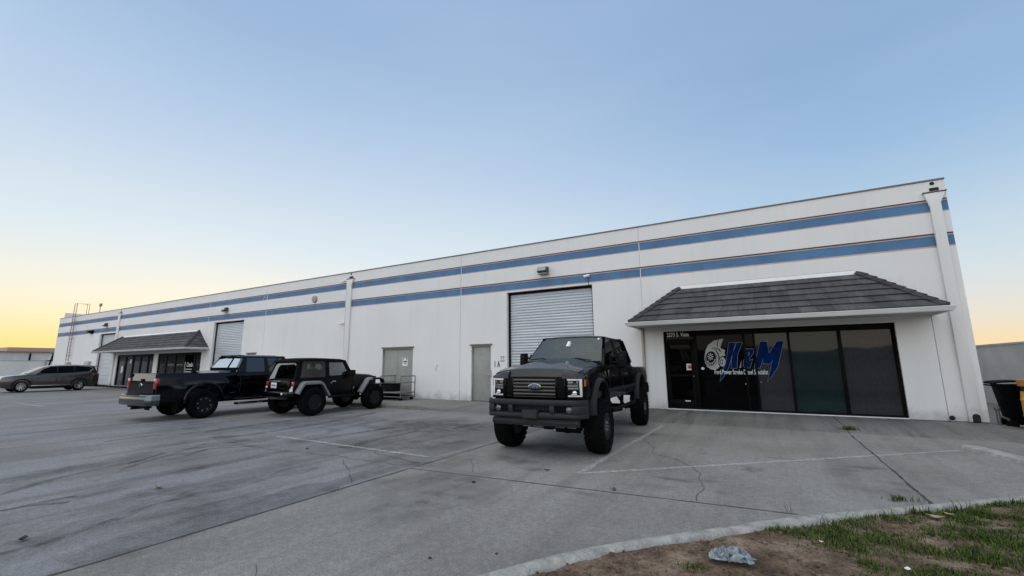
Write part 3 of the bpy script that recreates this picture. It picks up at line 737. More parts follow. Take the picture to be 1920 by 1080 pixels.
text_mesh('slogan_lettering', 'Diesel Specialist', .195, M['vinyl_white'], sf, (-.53-OX, FY-.02, 1.085), fat=.0008, sx=.50)
# notices on the glass
def quadpx(x0, y0, x1, y1, y=DEP-.02): return fp(x0, y0, D+y), fp(x1, y1, D+y)
a, c = quadpx(1287, 682, 1303, 694); b = MB(); b.box(a.x-OX, c.x-OX, FY-.03, FY-.026, c.z, a.z); pn = b.build('notice', M['paper'], sf, smooth=False)
b = MB(); w = c.x-a.x; hh = a.z-c.z
b.box(a.x-OX+w*.15, c.x-OX-w*.15, FY-.033, FY-.031, c.z+hh*.2, c.z+hh*.72); b.build('print', M['orange_print'], pn, smooth=False)
b = MB()
for k in (.3, .5, .66): b.box(a.x-OX+w*k-.01, a.x-OX+w*k+.02, FY-.036, FY-.034, c.z+hh*.3, c.z+hh*.6)
b.box(a.x-OX+w*.15, c.x-OX-w*.3, FY-.036, FY-.034, c.z+hh*.78, c.z+hh*.84)
b.build('print', M['ink'], pn, smooth=False)
a, c = quadpx(1297, 693, 1304, 697); b = MB(); b.box(a.x-OX, c.x-OX, FY-.036, FY-.031, c.z, a.z); b.build('notice', M['vinyl_grey'], sf, smooth=False)
a = fp(1317, 691, D); b = MB(); b.ball((a.x-OX, DEP-.01, a.z), .05, 8, (1, .12, .8)); b.build('round_sticker', M['plate_white'], sf)

storefront(-44.27, -38.11, 2.36, [(-42.9, .25), (-41.6, .18), (-40.35, .16), (-39.1, .16)], ['pane_far', 'pane_far', 'pane_grey', 'pane_grey', 'pane_grey'], .1)
sf2 = storefront(-37.47, -31.53, 2.36, [(-36.35, .16), (-35.05, .16), (-33.8, .2), (-32.45, .16)], ['pane_grey', 'pane_far', 'pane_far', 'pane_black', 'pane_grey'], .1)
text_mesh('shop_lettering', 'Cooks', .42, M['vinyl_white'], sf2, (-33.45-OX, .075, 1.42), shear=.35, fat=.006, sx=.72)
b = MB(); b.box(-33.55-OX, -32.7-OX, .07, .085, 1.22, 1.29); b.box(-33.55-OX, -32.62-OX, .07, .085, 1.06, 1.13); b.box(-33.68-OX, -33.6-OX, .07, .085, 1.02, 1.75); b.build('shop_lettering', M['vinyl_grey'], sf2, smooth=False)
b = MB(); b.box(-43.25-OX, -42.95-OX, -.02, .03, 1.0, 1.5); b.build('notice', M['paper'], sf2, smooth=False); b = MB(); b.box(-41.9-OX, -41.65-OX, .0, .03, 1.7, 2.0); b.build('notice', M['paper'], sf2, smooth=False)

# tiled awnings
def tile_mat():
    m, t, bs = new_mat('grey_concrete_tile')
    at = t.nodes.new('ShaderNodeAttribute'); at.attribute_name = 'tone'
    n = t.nodes.new('ShaderNodeTexNoise'); n.inputs['Scale'].default_value = 6; n.inputs['Detail'].default_value = 8; n.inputs['Roughness'].default_value = .7
    g = t.nodes.new('ShaderNodeNewGeometry'); mp = t.nodes.new('ShaderNodeMapping'); mp.inputs['Scale'].default_value = (1, .25, .25); t.links.new(g.outputs['Position'], mp.inputs[0]); t.links.new(mp.outputs[0], n.inputs['Vector'])
    c = t.nodes.new('ShaderNodeValToRGB'); c.color_ramp.elements[0].color = (.036, .036, .038, 1); c.color_ramp.elements[1].color = (.082, .081, .081, 1)
    c.color_ramp.elements[0].position = .3; c.color_ramp.elements[1].position = .72
    t.links.new(n.outputs[0], c.inputs[0])
    mx = t.nodes.new('ShaderNodeMix'); mx.data_type = 'RGBA'; mx.blend_type = 'MULTIPLY'; mx.inputs[0].default_value = 1
    t.links.new(c.outputs[0], mx.inputs[6]); t.links.new(at.outputs['Color'], mx.inputs[7]); t.links.new(mx.outputs[2], bs.inputs['Base Color'])
    bs.inputs['Roughness'].default_value = .85
    bp = t.nodes.new('ShaderNodeBump'); bp.inputs['Strength'].default_value = .4; bp.inputs['Distance'].default_value = .01
    n5 = t.nodes.new('ShaderNodeTexNoise'); n5.inputs['Scale'].default_value = 70; t.links.new(g.outputs['Position'], n5.inputs['Vector']); t.links.new(n5.outputs[0], bp.inputs['Height']); t.links.new(bp.outputs[0], bs.inputs['Normal'])
    return m
M['tile'] = tile_mat()
def awning(x0, x1, d, ze, zt, courses=6):
    """hipped mansard on the facade; x0..x1 eave ends"""
    root = MB()
    xa, xb = x0-OX, x1-OX
    A_, B_, C_, D_ = (xa, -d), (xb, -d), (xb, 0), (xa, 0)
    # solid core
    core = MB()
    i_ = .03
    core.add([(xa+i_, -d+i_, ze-.02), (xb-i_, -d+i_, ze-.02), (xb-i_, -.002, ze-.02), (xa+i_, -.002, ze-.02), (xa+d, -.03, zt-.04), (xb-d, -.03, zt-.04), (xb-d, -.002, zt-.04), (xa+d, -.002, zt-.04)],
             [(0, 1, 5, 4), (0, 4, 7, 3), (1, 2, 6, 5), (3, 2, 1, 0), (4, 5, 6, 7), (3, 7, 6, 2)])
    aw = core.build('awning', M['tile'], wh, smooth=False)
    tones = []
    b = MB()
    def slope(P0, P1, Q0, Q1, n, tile_w):
        """P0-P1 eave line, Q0-Q1 ridge line (3d)"""
        P0, P1, Q0, Q1 = map(Vector, (P0, P1, Q0, Q1))
        nrm = (P1-P0).cross(Q0-P0).normalized()
        if nrm.z < 0: nrm = -nrm
        for k in range(n):
            t0, t1 = k/n, (k+1)/n+.012
            a0, a1 = P0.lerp(Q0, t0), P1.lerp(Q1, t0); c0, c1 = P0.lerp(Q0, min(1, t1)), P1.lerp(Q1, min(1, t1))
            ln = (a1-a0).length; m_ = max(1, int(ln/tile_w)); offs = (k % 2)*.5
            cuts = [0]+[min(1, max(0, (i+offs+rnd.uniform(-.06, .06))/m_)) for i in range(1, m_)]+[1]
            for u0, u1 in zip(cuts[:-1], cuts[1:]):
                lift0, lift1 = .05+rnd.uniform(0, .008), .016
                e = .003/max(ln, .1)
                p = [a0.lerp(a1, u0+e)+nrm*lift0, a0.lerp(a1, u1-e)+nrm*lift0, c0.lerp(c1, u1-e)+nrm*lift1, c0.lerp(c1, u0+e)+nrm*lift1]
                q = [v-nrm*.03 for v in p]
                b.hexa(q+p); tones.extend([rnd.choice((.72, .85, .9, 1.0, 1.0, 1.1, 1.3))]*6)
    ov = .05
    slope((xa-0, -d, ze), (xb, -d, ze), (xa+d, -.03, zt), (xb-d, -.03, zt), courses, .40)
    slope((xa, -.0, ze), (xa, -d, ze), (xa+d, -.0, zt), (xa+d, -.03, zt), courses, .40)
    slope((xb, -d, ze), (xb, -.0, ze), (xb-d, -.03, zt), (xb-d, -.0, zt), courses, .40)
    o = b.build('roof_tiles', M['tile'], aw, smooth=False, merge=False)
    ca = o.data.color_attributes.new('tone', 'FLOAT_COLOR', 'CORNER')
    for p, tn in zip(o.data.polygons, tones):
        for li in p.loop_indices: ca.data[li].color = (tn, tn, tn, 1)
    ca2 = aw.data.color_attributes.new('tone', 'FLOAT_COLOR', 'CORNER')
    for dd in ca2.data: dd.color = (.6, .6, .6, 1)
    # hip caps
    n = 9
    for s_, xe in ((1, xa), (-1, xb)):
        b = MB(); P = Vector((xe, -d-.02, ze+.03)); Q = Vector((xe+s_*d, -.04, zt+.05))
        for k in range(n):
            a, c = P.lerp(Q, k/n), P.lerp(Q, (k+1)/n+.01); t = (c-a).normalized(); u = t.cross(Vector((0, 0, 1))).normalized(); w = u.cross(t)
            r = []
            for pt, lift in ((a, .035), (c, .008)):
                r.append([pt+u*.10-w*.05+w*lift, pt+u*.05+w*(.028+lift), pt-u*.05+w*(.028+lift), pt-u*.10-w*.05+w*lift, pt-w*.06])
            b.loft(r)
        o = b.build('hip_tiles', M['tile'], aw, ang=20)
        ca = o.data.color_attributes.new('tone', 'FLOAT_COLOR', 'CORNER')
        for dd in ca.data: dd.color = (.75, .75, .75, 1)
    # gutter, fascia, soffit, flashing
    g = MB(); sec = [(0, ze-.085), (.015, ze-.11), (.06, ze-.115), (.10, ze-.08), (.112, ze-.02), (.124, ze-.008), (.112, ze+.002), (.085, ze-.012), (0, ze-.012)]
    path = [(xa-.005, -.004), (xa-.005, -d-.005), (xb+.005, -d-.005), (xb+.005, -.004)]
    rings = []
    for (px_, py_), (nx, ny) in zip(path, ((-1, 0), (-1, -1), (1, -1), (1, 0))):
        rings.append([(px_+nx*o_, py_+ny*o_, z) for o_, z in sec])
    g.loft(rings); g.build('gutter', M['white_metal'], aw, ang=40)
    s = MB(); s.box(xa+.0, xb-.0, -d+.001, -.002, ze-.075, ze-.03); s.build('soffit', M['soffit'], aw, smooth=False)
    f_ = MB(); f_.hexa([(xa+d-.06, -.05, zt-.01), (xb-d+.06, -.05, zt-.01), (xb-d+.06, -.003, zt-.01), (xa+d-.06, -.003, zt-.01), (xa+d-.06, -.02, zt+.12), (xb-d+.06, -.02, zt+.12), (xb-d+.06, -.003, zt+.12), (xa+d-.06, -.003, zt+.12)])
    for s_, xe in ((1, xa), (-1, xb)):
        P0, P1 = Vector((xe+s_*.25, 0, ze+.25*(zt-ze)/d+.06)), Vector((xe+s_*(d-.065), 0, zt+.02))
        f_.prism([(P0.x, -.003, P0.z), (P1.x, -.003, P1.z), (P1.x, -.003, P1.z+.09), (P0.x, -.003, P0.z+.05)], (0, -.02, 0))
    f_.build('flashing', M['white_metal'], aw, smooth=False)
    s = MB(); s.box(xa+d-.06, xb-d+.06, -.012, -.003, zt+.121, zt+.128); s.build('sealant_line', M['groove'], aw, smooth=False)
    return aw
aw1 = awning(-3.46, 3.76, 1.30, 2.66, 3.76)
awning(-44.95, -30.75, 1.30, 2.62, 3.72)
# pier stains/downspout at the left end of the near storefront
b = MB(); b.box(-3.42-OX, -3.35-OX, -.075, -.004, .12, 2.6); b.build('downspout', mat('tan_downspout', (.36, .30, .26), .6, var=.15), wh, bevel=.01)
# rain chases with funnel heads
def chase(x0, x1, arch=True):
    b = MB(); w = (x1-x0)
    xa, xb = x0-OX, x1-OX; t = .085
    P = [(xa, 0), (xb, 0), (xb, 5.1), (xb+.0, 5.45), (xb+.12, 5.72), (xa-.08, 5.72), (xa, 5.35)]
    b.prism([(p[0], -.001, p[1]) for p in P], (0, -t, 0))
    o = b.build('rain_chase', M['wall'], wh, bevel=.012)
    c = MB(); c.box(xa-.1, xb+.15, -t-.02, -.001, 5.735, 5.75); c.build('chase_cap', M['cap'], o)
    s = MB(); s.box(xa+.06, xb+.02, -.012, -.002, 5.79, 5.87); s.lathe([(-.014, .045), (-.002, .045)], 'y', ((xa+xb)/2+.02, 0, 5.99), 12); s.build('scupper', M['dark'], o, smooth=False)
    if arch:
        a = MB(); pts = [(xa+.06+.0, .0), (xa+.2, .0), (xa+.2, .13)]+[(xa+.13+.07*math.cos(math.pi*i/8), .13+.06*math.sin(math.pi*i/8)) for i in range(1, 8)]+[(xa+.06, .13)]
        a.prism([(p[0], -t-.004, p[1]+.002) for p in pts], (0, -.004, 0)); a.build('outlet', M['dark'], o, smooth=False)
    return o
chase(4.12, 4.34)
chase(-17.92, -17.60, False); chase(-45.05, -44.7, False)
b = MB(); b.lathe([(-.02, .06), (-.001, .06)], 'y', (3.84-OX, 0, .07), 16); o = b.build('outlet', M['dark'], wh)
b = MB(); b.lathe([(-.03, .075), (-.021, .075), (-.02, .058), (-.03, .058)], 'y', (3.84-OX, 0, .07), 16, False); b.build('outlet_ring', M['wall'], wh)
for px_, py_, l_, dx in ((820, 684, .16, .05), (816, 691, .12, -.06), (1010, 640, .1, .02)):
    a = fp(px_, py_); b = MB(); b.prism([(a.x-OX, -.0005, a.z), (a.x-OX+.03, -.0005, a.z), (a.x-OX+.02-dx, -.0005, a.z-l_), (a.x-OX-dx, -.0005, a.z-l_)], (0, -.002, 0)); b.build('scuff', M['steel'], wh, smooth=False)
# small painted markings on the wall
text_mesh('unit_lettering', '1 A', .33, M['ink'], wh, (-9.21-OX, -.004, 1.325), fat=.009, sx=.60)
b = MB(); a = fp(938, 668.5); c = fp(945.5, 677.5)
for z0, z1 in ((a.z-.03, a.z), (c.z, c.z+.03)):
    b = MB(); b.box(a.x-OX, c.x-OX+.02, -.006, -.001, z0, z1); b.build('unit_rule', M['ink'], wh, smooth=False)
text_mesh('unit_lettering', 'A', .11, M['ink'], wh, (a.x-OX+.03, -.004, c.z+.06), sx=.75)
text_mesh('unit_lettering', '9', .11, M['ink'], wh, (a.x-OX+.13, -.004, c.z+.06), sx=.75)
text_mesh('unit_lettering', '7   3', .27, M['plate_white'], wh, (-25.25-OX, .014, 5.27), sx=.8, shear=.2)
b = MB(); b.lathe([(-.09, .02), (-.085, .17), (-.05, .19), (-.002, .19)], 'y', (-20.46-OX, 0, 4.92), 20); b.build('round_vent', mat('grey_vent', (.28, .26, .25), .6, var=.15), wh)
# roof ladder with its hoops, service pipes
ld = MB()
lx = -54.45-OX
for s_ in (-.28, .28):
    ld.tube([(lx+s_, -.16, 2.0), (lx+s_, -.16, 7.25), (lx+s_, .7, 7.25), (lx+s_, .7, 6.05)], .026, 6)
for i in range(14): ld.tube([(lx-.28, -.16, 2.15+i*.3), (lx+.28, -.16, 2.15+i*.3)], .018, 6)
for z in (2.5, 4.0, 5.6):
    for s_ in (-.28, .28): ld.tube([(lx+s_, -.16, z), (lx+s_, 0, z)], .018, 6)
ld.build('roof_ladder', M['rust'], wh)
b = MB(); b.box(lx-.05, lx+.55, -.25, -.002, .3, 1.9); b.tube([(lx-.35, -.1, 0), (lx-.35, -.1, 1.9)], .05, 8); b.build('meter_cabinet', M['door'], wh, bevel=.01)
b = MB(); b.box(-50.3-OX, -49.4-OX, -.2, -.002, 1.0, 1.95); b.build('electric_panel', mat('grey_panel', (.36, .36, .37), .5), wh, bevel=.01)
b = MB(); b.tube([(-47.2-OX-1.2, -.3, 0), (-47.2-OX-1.2, -.3, 1.1)], .09, 10); b.build('door_bollard', M['yellow'], wh)
b = MB(); b.tube([(-50.6-OX+.0, .4, 6.0), (-50.6-OX+.0, .4, 6.75)], .025, 6); b.box(-50.78-OX, -50.42-OX, .35, .45, 6.75, 7.0); b.build('roof_antenna', M['steel'], wh)
b = MB(); b.box(XR-OX+.001, XR-OX+.10, .8, 1.1, 1.35, 1.75); b.build('meter_box', M['steel'], wh, bevel=.01)
for zz in (4.72,):
    pass

# wall lights, cameras: each a thing
def flood(x, z, label, first=None):
    r = empty('wall_light', (x, D, z), 0, label, 'wall light', 'flood lights high on the facade'); r.scale = (.86, .86, .86)
    if first:
        for ch in first.children:
            c = ch.copy(); col.objects.link(c); c.parent = r
        return r
    b = MB(); sec = [(-.0, -.13), (-.10, -.16), (-.30, -.09), (-.31, -.05), (-.22, .13), (-.04, .16), (0, .12)]
    b.prism([(-.22, y, z_) for y, z_ in sec], (.44, 0, 0)); b.build('housing', mat('bronze_light_housing', (.05, .048, .045), .5), r, bevel=.012)
    g = MB(); g.add([(-.185, -.311, -.035), (.185, -.311, -.035), (.185, -.235, .115), (-.185, -.235, .115)], [(0, 1, 2, 3)]); g.prism([(-.185, -.312, -.04), (.185, -.312, -.04), (.185, -.236, .115), (-.185, -.236, .115)], (0, -.008, -.004)); g.build('lens', mat('light_lens', (.22, .23, .22), .12, 0, 1), r, smooth=False)
    p = MB(); p.box(-.2, .26, -.33, -.02, -.185, -.165); p.build('base_plate', M['soffit'], r, bevel=.006)
    return r
fl = flood(-6.94, 4.94, 'rectangular flood light above the roll up door behind the lifted pickup')
flood(-29.05, 4.94, 'dark flood light between the blue bands above the middle roll up door', fl)
flood(-47.25, 4.92, 'dark flood light above the farthest roll up door', fl)
r = empty('wall_light', (-50.2, D, 4.42), 0, 'small dark wall lamp on the lower blue band near the roof ladder', 'wall light', 'flood lights high on the facade')
b = MB(); b.prism([(-.3, 0, -.15), (-.3, -.25, -.02), (-.3, -.3, .1), (-.3, 0, .18)], (.6, 0, 0)); b.build('housing', M['frame_black'], r, bevel=.02)
b = MB(); b.box(-.22, .22, -.2, -.05, -.12, -.09); b.build('lens', M['lamp_grey'], r)
def cam_obj(x, z, label, ax):
    r = empty('security_camera', (x, D, z), 0, label, 'security camera', 'security cameras on the facade')
    b = MB(); b.lathe([(-.05, .05), (-.002, .06)], 'y', (0, 0, 0), 12); b.tube([(0, -.05, 0), (0, -.12, -.02)], .018); b.build('bracket', M['white'], r)
    b = MB(); d = Vector(ax).normalized(); p = Vector((0, -.13, -.03)); b.tube([p-d*.05, p-d*.045, p+d*.13, p+d*.135], [.01, .045, .045, .03], 12); b.build('camera_body', M['white'], r)
    b = MB(); b.tube([p+d*.136, p+d*.142], .028, 10); b.build('lens', M['dark'], r)
    return r
k = cam_obj(-5.20, 4.56, 'white security camera on the lower blue band above the near roll up door', (-.8, -.5, -.3))
b = MB(); b.tube([(0, -.03, -.04), (.0, -.012, -.2), (.01, -.012, -.42), (.06, .1, -.5)], .008, 6); b.build('cable', M['frame_black'], k)
cam_obj(-18.12, 3.52, 'security camera half way up the rain chase behind the open jeep', (-.9, -.4, -.2))
cam_obj(-18.15, 5.68, 'security camera beside the funnel head of the rain chase behind the open jeep', (-.7, -.5, -.5))
b = MB(); b.tube([(0, 0, 0), (0, 0, -3.2)], .014, 6); o = b.build('conduit', M['white'], wh); o.location = (-18.02-OX, -.02, 5.5)

# paper sign on the double door
sg = empty('paper_sign', (-13.93, D+.05, 1.58), 0, 'white paper sign with dark print taped to the grey double door', 'sign')
b = MB(); b.box(-.15, .15, -.006, 0, -.2, .16); b.build('sheet', M['paper'], sg, smooth=False)
b = MB(); b.box(-.11, .12, -.009, -.0065, -.02, .03); b.box(-.05, .05, -.009, -.0065, -.1, -.05); b.box(.06, .13, -.009, -.0065, .09, .15); b.box(-.12, -.08, -.009, -.0065, .09, .14); b.build('print', M['ink'], sg, smooth=False)

# ------------------------------------------------------------------ vehicles
def wheel(parent, x, y, zc, r, w, style='deep', rimr=.58, lugs=True, steer=0, lugr=.31):
    left = y > 0
    rr = r*rimr; b = MB(); o_ = w/2
    if style == 'deep':      # wide black wheel with a deep lip and small spoke windows
        b.lathe([(o_-.02, rr*1.0), (o_-.005, rr*.97), (o_-.015, rr*.9), (o_-.07, rr*.86), (o_-.085, rr*.5), (o_-.05, rr*.36), (o_-.03, rr*.3), (o_-.025, rr*.02)], 'y', (0, 0, 0), 32, False)
        b.lathe([(-o_+.02, rr), (o_-.02, rr)], 'y', (0, 0, 0), 32, True)
        for i in range(8):
            a = 6.2832*i/8; c, s = math.cos(a), math.sin(a)
            b.beam((c*rr*.34, o_-.045, s*rr*.34), (c*rr*.88, o_-.035, s*rr*.88), .05, .05, (0, 1, 0))
    else:                     # silver multi spoke
        b.lathe([(-o_+.02, rr), (o_-.02, rr), (o_-.005, rr*.97), (o_-.01, rr*.88), (o_-.09, rr*.84), (o_-.1, .02)], 'y', (0, 0, 0), 28, False)
    hub = b.build('wheel', M['rim'] if style == 'deep' else M['dark'], parent)
    if style != 'deep':
        s_ = MB()
        for i in range(10):
            a = 6.2832*i/10; c, s = math.cos(a), math.sin(a)
            s_.beam((c*rr*.14, o_-.02, s*rr*.14), (c*rr*.9, o_-.012, s*rr*.9), .045, .03, (0, 1, 0))
        s_.lathe([(o_-.05, rr*.24), (o_-.01, rr*.2), (o_-.008, .01)], 'y', (0, 0, 0), 16, False)
        s_.lathe([(o_-.03, rr*.86), (o_-.002, rr*.88), (o_-.002, rr*.94), (o_-.03, rr*.97)], 'y', (0, 0, 0), 28, False)
        s_.build('spokes', M['chrome'], hub)
    t = MB()
    t.lathe([(-o_+.02, rr*.98), (-o_, rr*1.08), (-o_-.012, r*.80), (-o_+.015, r*.93), (-o_+.05, r*.975), (0, r*.985), (o_-.05, r*.975), (o_-.015, r*.93), (o_+.012, r*.80), (o_, rr*1.08), (o_-.02, rr*.98)], 'y', (0, 0, 0), 40, False)
    nb = 26 if style == 'deep' else 0
    for i in range(nb):
        for row, (ya, yb, da) in enumerate(((-o_-.004, -o_*.45, 0), (-o_*.4, -.01, .5), (.01, o_*.4, .0), (o_*.45, o_+.004, .5))):
            a0 = 6.2832*(i+da)/nb; a1 = a0+6.2832/nb*.62
            P = []
            for rad in (r*.955, r*1.002):
                k = .0 if rad < r*.98 else (.012 if row in (0, 3) else 0)
                for aa, yy in ((a0, ya), (a1, ya), (a1, yb), (a0, yb)):
                    edge = abs(yy) > o_*.9
                    rad2 = rad-(.028 if edge else 0)
                    P.append((rad2*math.cos(aa), yy, rad2*math.sin(aa)))
            t.hexa(P)
        a0 = 6.2832*i/nb; a1 = a0+6.2832/nb*.5
        for s in (-1, 1):
            P = []
            for off in (.002, .018):
                for rad, aa in ((r*.84, a0), (r*.84, a1), (r*.95, a1), (r*.95, a0)):
                    P.append((rad*math.cos(aa), s*(o_+.0+off*(1 if rad < r*.9 else .2)), rad*math.sin(aa)))
            t.hexa(P)
    t.build('tyre', M['rubber'], hub, ang=35)
    if lugs and style == 'deep':
        l = MB(); lq = .012 if lugr < .4 else .02
        for i in range(8):
            a = 6.2832*i/8+.2; l.lathe([(o_-.06, lq), (o_-.008, lq*.85)], 'y', (math.cos(a)*rr*lugr, (0 if lugr < .4 else -.005), math.sin(a)*rr*lugr), 8)
        l.build('lug_nuts', M['lug'], hub)
    hub.location = (x, y, zc); hub.rotation_euler = (0, 0, (0 if left else math.pi)+steer)
    return hub
def copy_wheel(h, x, y, zc):
    c = h.copy(); col.objects.link(c)
    for ch in h.children:
        d = ch.copy(); col.objects.link(d); d.parent = c
    c.location = (x, y, zc); c.rotation_euler = (0, 0, 0 if y > 0 else math.pi)
    return c
def body_ring(x, w, z0, zs):
    h = zs-z0
    half = [(0, z0), (w-.15, z0), (w-.05, z0+.03), (w-.01, z0+.16), (w, z0+.5*h), (w-.008, z0+.70*h), (w-.022, zs-.08), (w-.05, zs-.02), (w-.11, zs), (0, zs)]
    return [(x, y, z) for y, z in half]+[(x, -y, z) for y, z in half[-2:0:-1]]
def arch_flare(x, z, r0, wid, y0, dy, m, parent, name='fender_flare', a0=-.12, a1=math.pi+.12, leg=0.0):
    b = MB(); rings = []; n = 22
    for i in range(n+1):
        a = a0+(a1-a0)*i/n; c, s = math.cos(a), math.sin(a)
        def q(r, y): return (x+c*r, y, z+s*r)
        sg = 1 if y0 > 0 else -1
        rings.append([q(r0, y0-.03*sg), q(r0, y0+dy*sg), q(r0+wid*.3, y0+dy*1.05*sg), q(r0+wid*.8, y0+dy*.75*sg), q(r0+wid, y0+.012*sg), q(r0+wid, y0-.03*sg)])
    b.loft(rings); return b.build(name, m, parent, ang=45)
def pickup(root, P):
    wb = P['wb']; xf, xr = wb/2, -wb/2; w = P['w']; pm = P['paint']
    xF, xR = xf+P['fo'], xr-P['ro']
    zr, zb, zh, zc, zt, zl = P['rock'], P['belt'], P['hood'], P['cowl'], P['roof'], P['rail']
    xA0, xA1, xC0, xC1 = xf-.60, xf-1.32, xr+P.get('cab', .97), xr+P.get('cab', .97)+.23
    # lower body: fenders and cab
    b = MB(); st = [(xF-.13, w*.962, zr+.10, zh-.06), (xF-.16, w*.98, zr+.06, zh-.03), (xF-.4, w*.995, zr, zh+.03), (xf, w, zr, zh+.08), (xA0+.15, w, zr, zc-.05), (xA0-.1, w, zr, zb+.01), (xA0-.3, w, zr, zb), (.0, w, zr, zb), (xC0, w, zr, zb)]
    b.loft([body_ring(*s) for s in st]); body = b.build('body', pm, root)
    boolean_cut(body, [cyl_cut(xf, P['arch_z'], P['arch_r'], .45, 1.6, .02), cyl_cut(xf, P['arch_z'], P['arch_r'], -1.6, -.45, .02)])
    # door gaps, belt mouldings and handles
    for s in (1, -1):
        for xx in (xA0-.18, .02, xC0+.12):
            d = MB(); d.box(xx-.006, xx+.006, s*(w-.012), s*(w+.0015), zr+.2, zb-.09); d.build('door_gap', M['dark'], body, smooth=False)
        for xx in (.16, xC0+.3):
            h = MB(); h.box(xx-.1, xx+.1, s*(w-.02), s*(w+.035), zb-.22, zb-.17); h.build('door_handle', M['matte_black'], body, bevel=.01)
        mo = MB(); mo.box(xr+P['arch_r']+.12, xf-P['arch_r']-.1, s*(w-.004), s*(w+.016), zr+.17, zr+.235); mo.build('side_moulding', M['flare'] if P['mould'] else pm, body, bevel=.006)
    # hood
    b = MB(); rings = []; n = 14
    for i in range(13):
        u = i/12; x = xF-.015+(xA0+.06-xF)*u; wz = (w-.115)*(.93+.07*min(1, u*3)); base = zh+(zc-zh)*u**.85
        edge = .105*(1-min(1, u*10))**1.6
        top = []
        for j in range(n+1):
            v = -1+2*j/n; cr = P['crown']*(1-abs(v)**2.2)
            dome = .034*max(0, 1-(abs(v)/.60)**10)*min(1, u*3.2) if P.get('dome', True) else 0
            top.append((x, v*wz, base-.012+cr*(.4+.6*min(1, u*3))+dome-edge-.02*(abs(v)**10)))
        rings.append(top+[(x, wz, base-.1-edge), (x, -wz, base-.1-edge)])
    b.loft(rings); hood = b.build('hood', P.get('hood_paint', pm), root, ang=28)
    # cowl strip
    b = MB(); b.box(xA0-.08, xA0+.085, -(w-.13), w-.13, zc-.06, zc+.012); b.build('cowl', M['matte_black'], body, bevel=.01)
    # roof, pillars
    yb_, yt_ = w-.06, P['roofw']
    def yz(z): 
        t = (z-zb)/(zt-.07-zb); return yb_+(yt_-yb_)*t
    b = MB(); rings = []
    for i in range(13):
        u = i/12; x = xA1+.06+(xC1-.05-xA1-.06)*u; e = (abs(u-.5)*2)**6*.05
        ring = []
        for j in range(13):
            v = -1+2*j/12; ring.append((x, v*(yt_+.005), zt-.005-e-.055*abs(v)**4))
        ring += [(x, yt_-.02, zt-.09), (x, -yt_+.02, zt-.09)]
        rings.append(ring)
    b.loft(rings); roof = b.build('roof', pm, root, ang=40)
    zq = zt-.07
    for s in (1, -1):
        b = MB()
        def pil(pts, th=.055):
            q = [(x, s*yz(z), z) for x, z in pts]; b.prism(q, (0, -s*th, 0))
        pil([(xA0, zb), (xA0-.10, zb), (xA1-.09, zq-.03), (xA1+.03, zq-.03)])            # A
        pil([(.09, zb), (-.04, zb), (-.05, zq-.03), (.05, zq-.03)])                      # B
        pil([(xC0+.30, zb), (xC0, zb), (xC1-.02, zq-.03), (xC1+.14, zq-.03)])             # C
        pil([(xA1+.03, zq-.03), (xC1-.02, zq-.03), (xC1-.0, zq+.012), (xA1+.06, zq+.012)])  # rail
        b.build('pillars', pm, root, ang=40)
        for nm, pts in (('front', [(xA0-.10, zb), (.09, zb), (.05, zq-.03), (xA1-.09, zq-.03)]), ('rear', [(-.04, zb), (xC0+.30, zb), (xC1+.14, zq-.03), (-.05, zq-.03)])):
            g = MB(); g.poly([(x, s*(yz(z)-.022), z) for x, z in pts]); g.build('side_window', P['glass_side'], root, smooth=False)
    g = MB(); nu, nv = 8, 12
    def wsf(u, v):
        y = -1+2*v; x = xA0+(xA1-xA0)*u; z = zc-.02+(zq+.02-zc+.02)*u; yy = (yb_-.05)+(yt_-yb_)*u
        return (x+.07*(1-y*y)*(1-.3*u), y*yy, z)
    g.grid(wsf, nu, nv); ws = g.build('windscreen', M['glass_ws'], root)
    b = MB()
    rows = []
    for (u, dz) in ((.975, 0), (1.0, 0)):
        rows.append([(wsf(u, j/12)[0]+.004, wsf(u, j/12)[1], wsf(u, j/12)[2]+.004) for j in range(13)])
    b.add(rows[0]+rows[1], [(j, j+1, 14+j, 13+j) for j in range(12)]); b.build('shade_band', M['dark'], ws)
    # rear window
    g = MB()
    def rwf(u, v):
        y = -1+2*v; x = xC0+.03+(xC1-xC0-.01)*u; z = zb+P.get('rwz', .05)+(zq-P.get('rwz', .05)-zb)*u; return (x-.03*(1-y*y), y*(yb_-.11+(yt_-yb_)*u), z)
    g.grid(rwf, 4, 8); rw = g.build('rear_window', P['glass_rear'], root)
    b = MB()
    for v0 in (.30,):
        for (vv) in (v0,):
            p0, p1 = Vector(rwf(0, vv)), Vector(rwf(1, vv)); b.beam(p0+Vector((-.012, 0, 0)), p1+Vector((-.012, 0, 0)), .025, .02, (1, 0, 0))
    p0, p1 = Vector(rwf(0, 0)), Vector(rwf(0, 1))
    b.build('window_divider', M['matte_black'], rw)
    b = MB(); b.box(xC1-.07, xC1+.02, -.17, .17, zq-.045, zq+.02); b.build('third_brake_light', M['matte_black'], root, bevel=.01)
    b = MB()
    rows = [[(rwf(u, j/8)[0]+.004, rwf(u, j/8)[1]*1.16, rwf(u, j/8)[2]+o) for j in range(9)] for u, o in ((0, -.01-P.get('rwz', .05)), (0, 0))]
    b.add(rows[0]+rows[1], [(j, j+1, 10+j, 9+j) for j in range(8)])
    rows = [[(rwf(1, j/8)[0]+.004, rwf(1, j/8)[1]*1.16, rwf(1, j/8)[2]+o) for j in range(9)] for o in (0, .045)]
    b.add(rows[0]+rows[1], [(j, j+1, 10+j, 9+j) for j in range(8)])
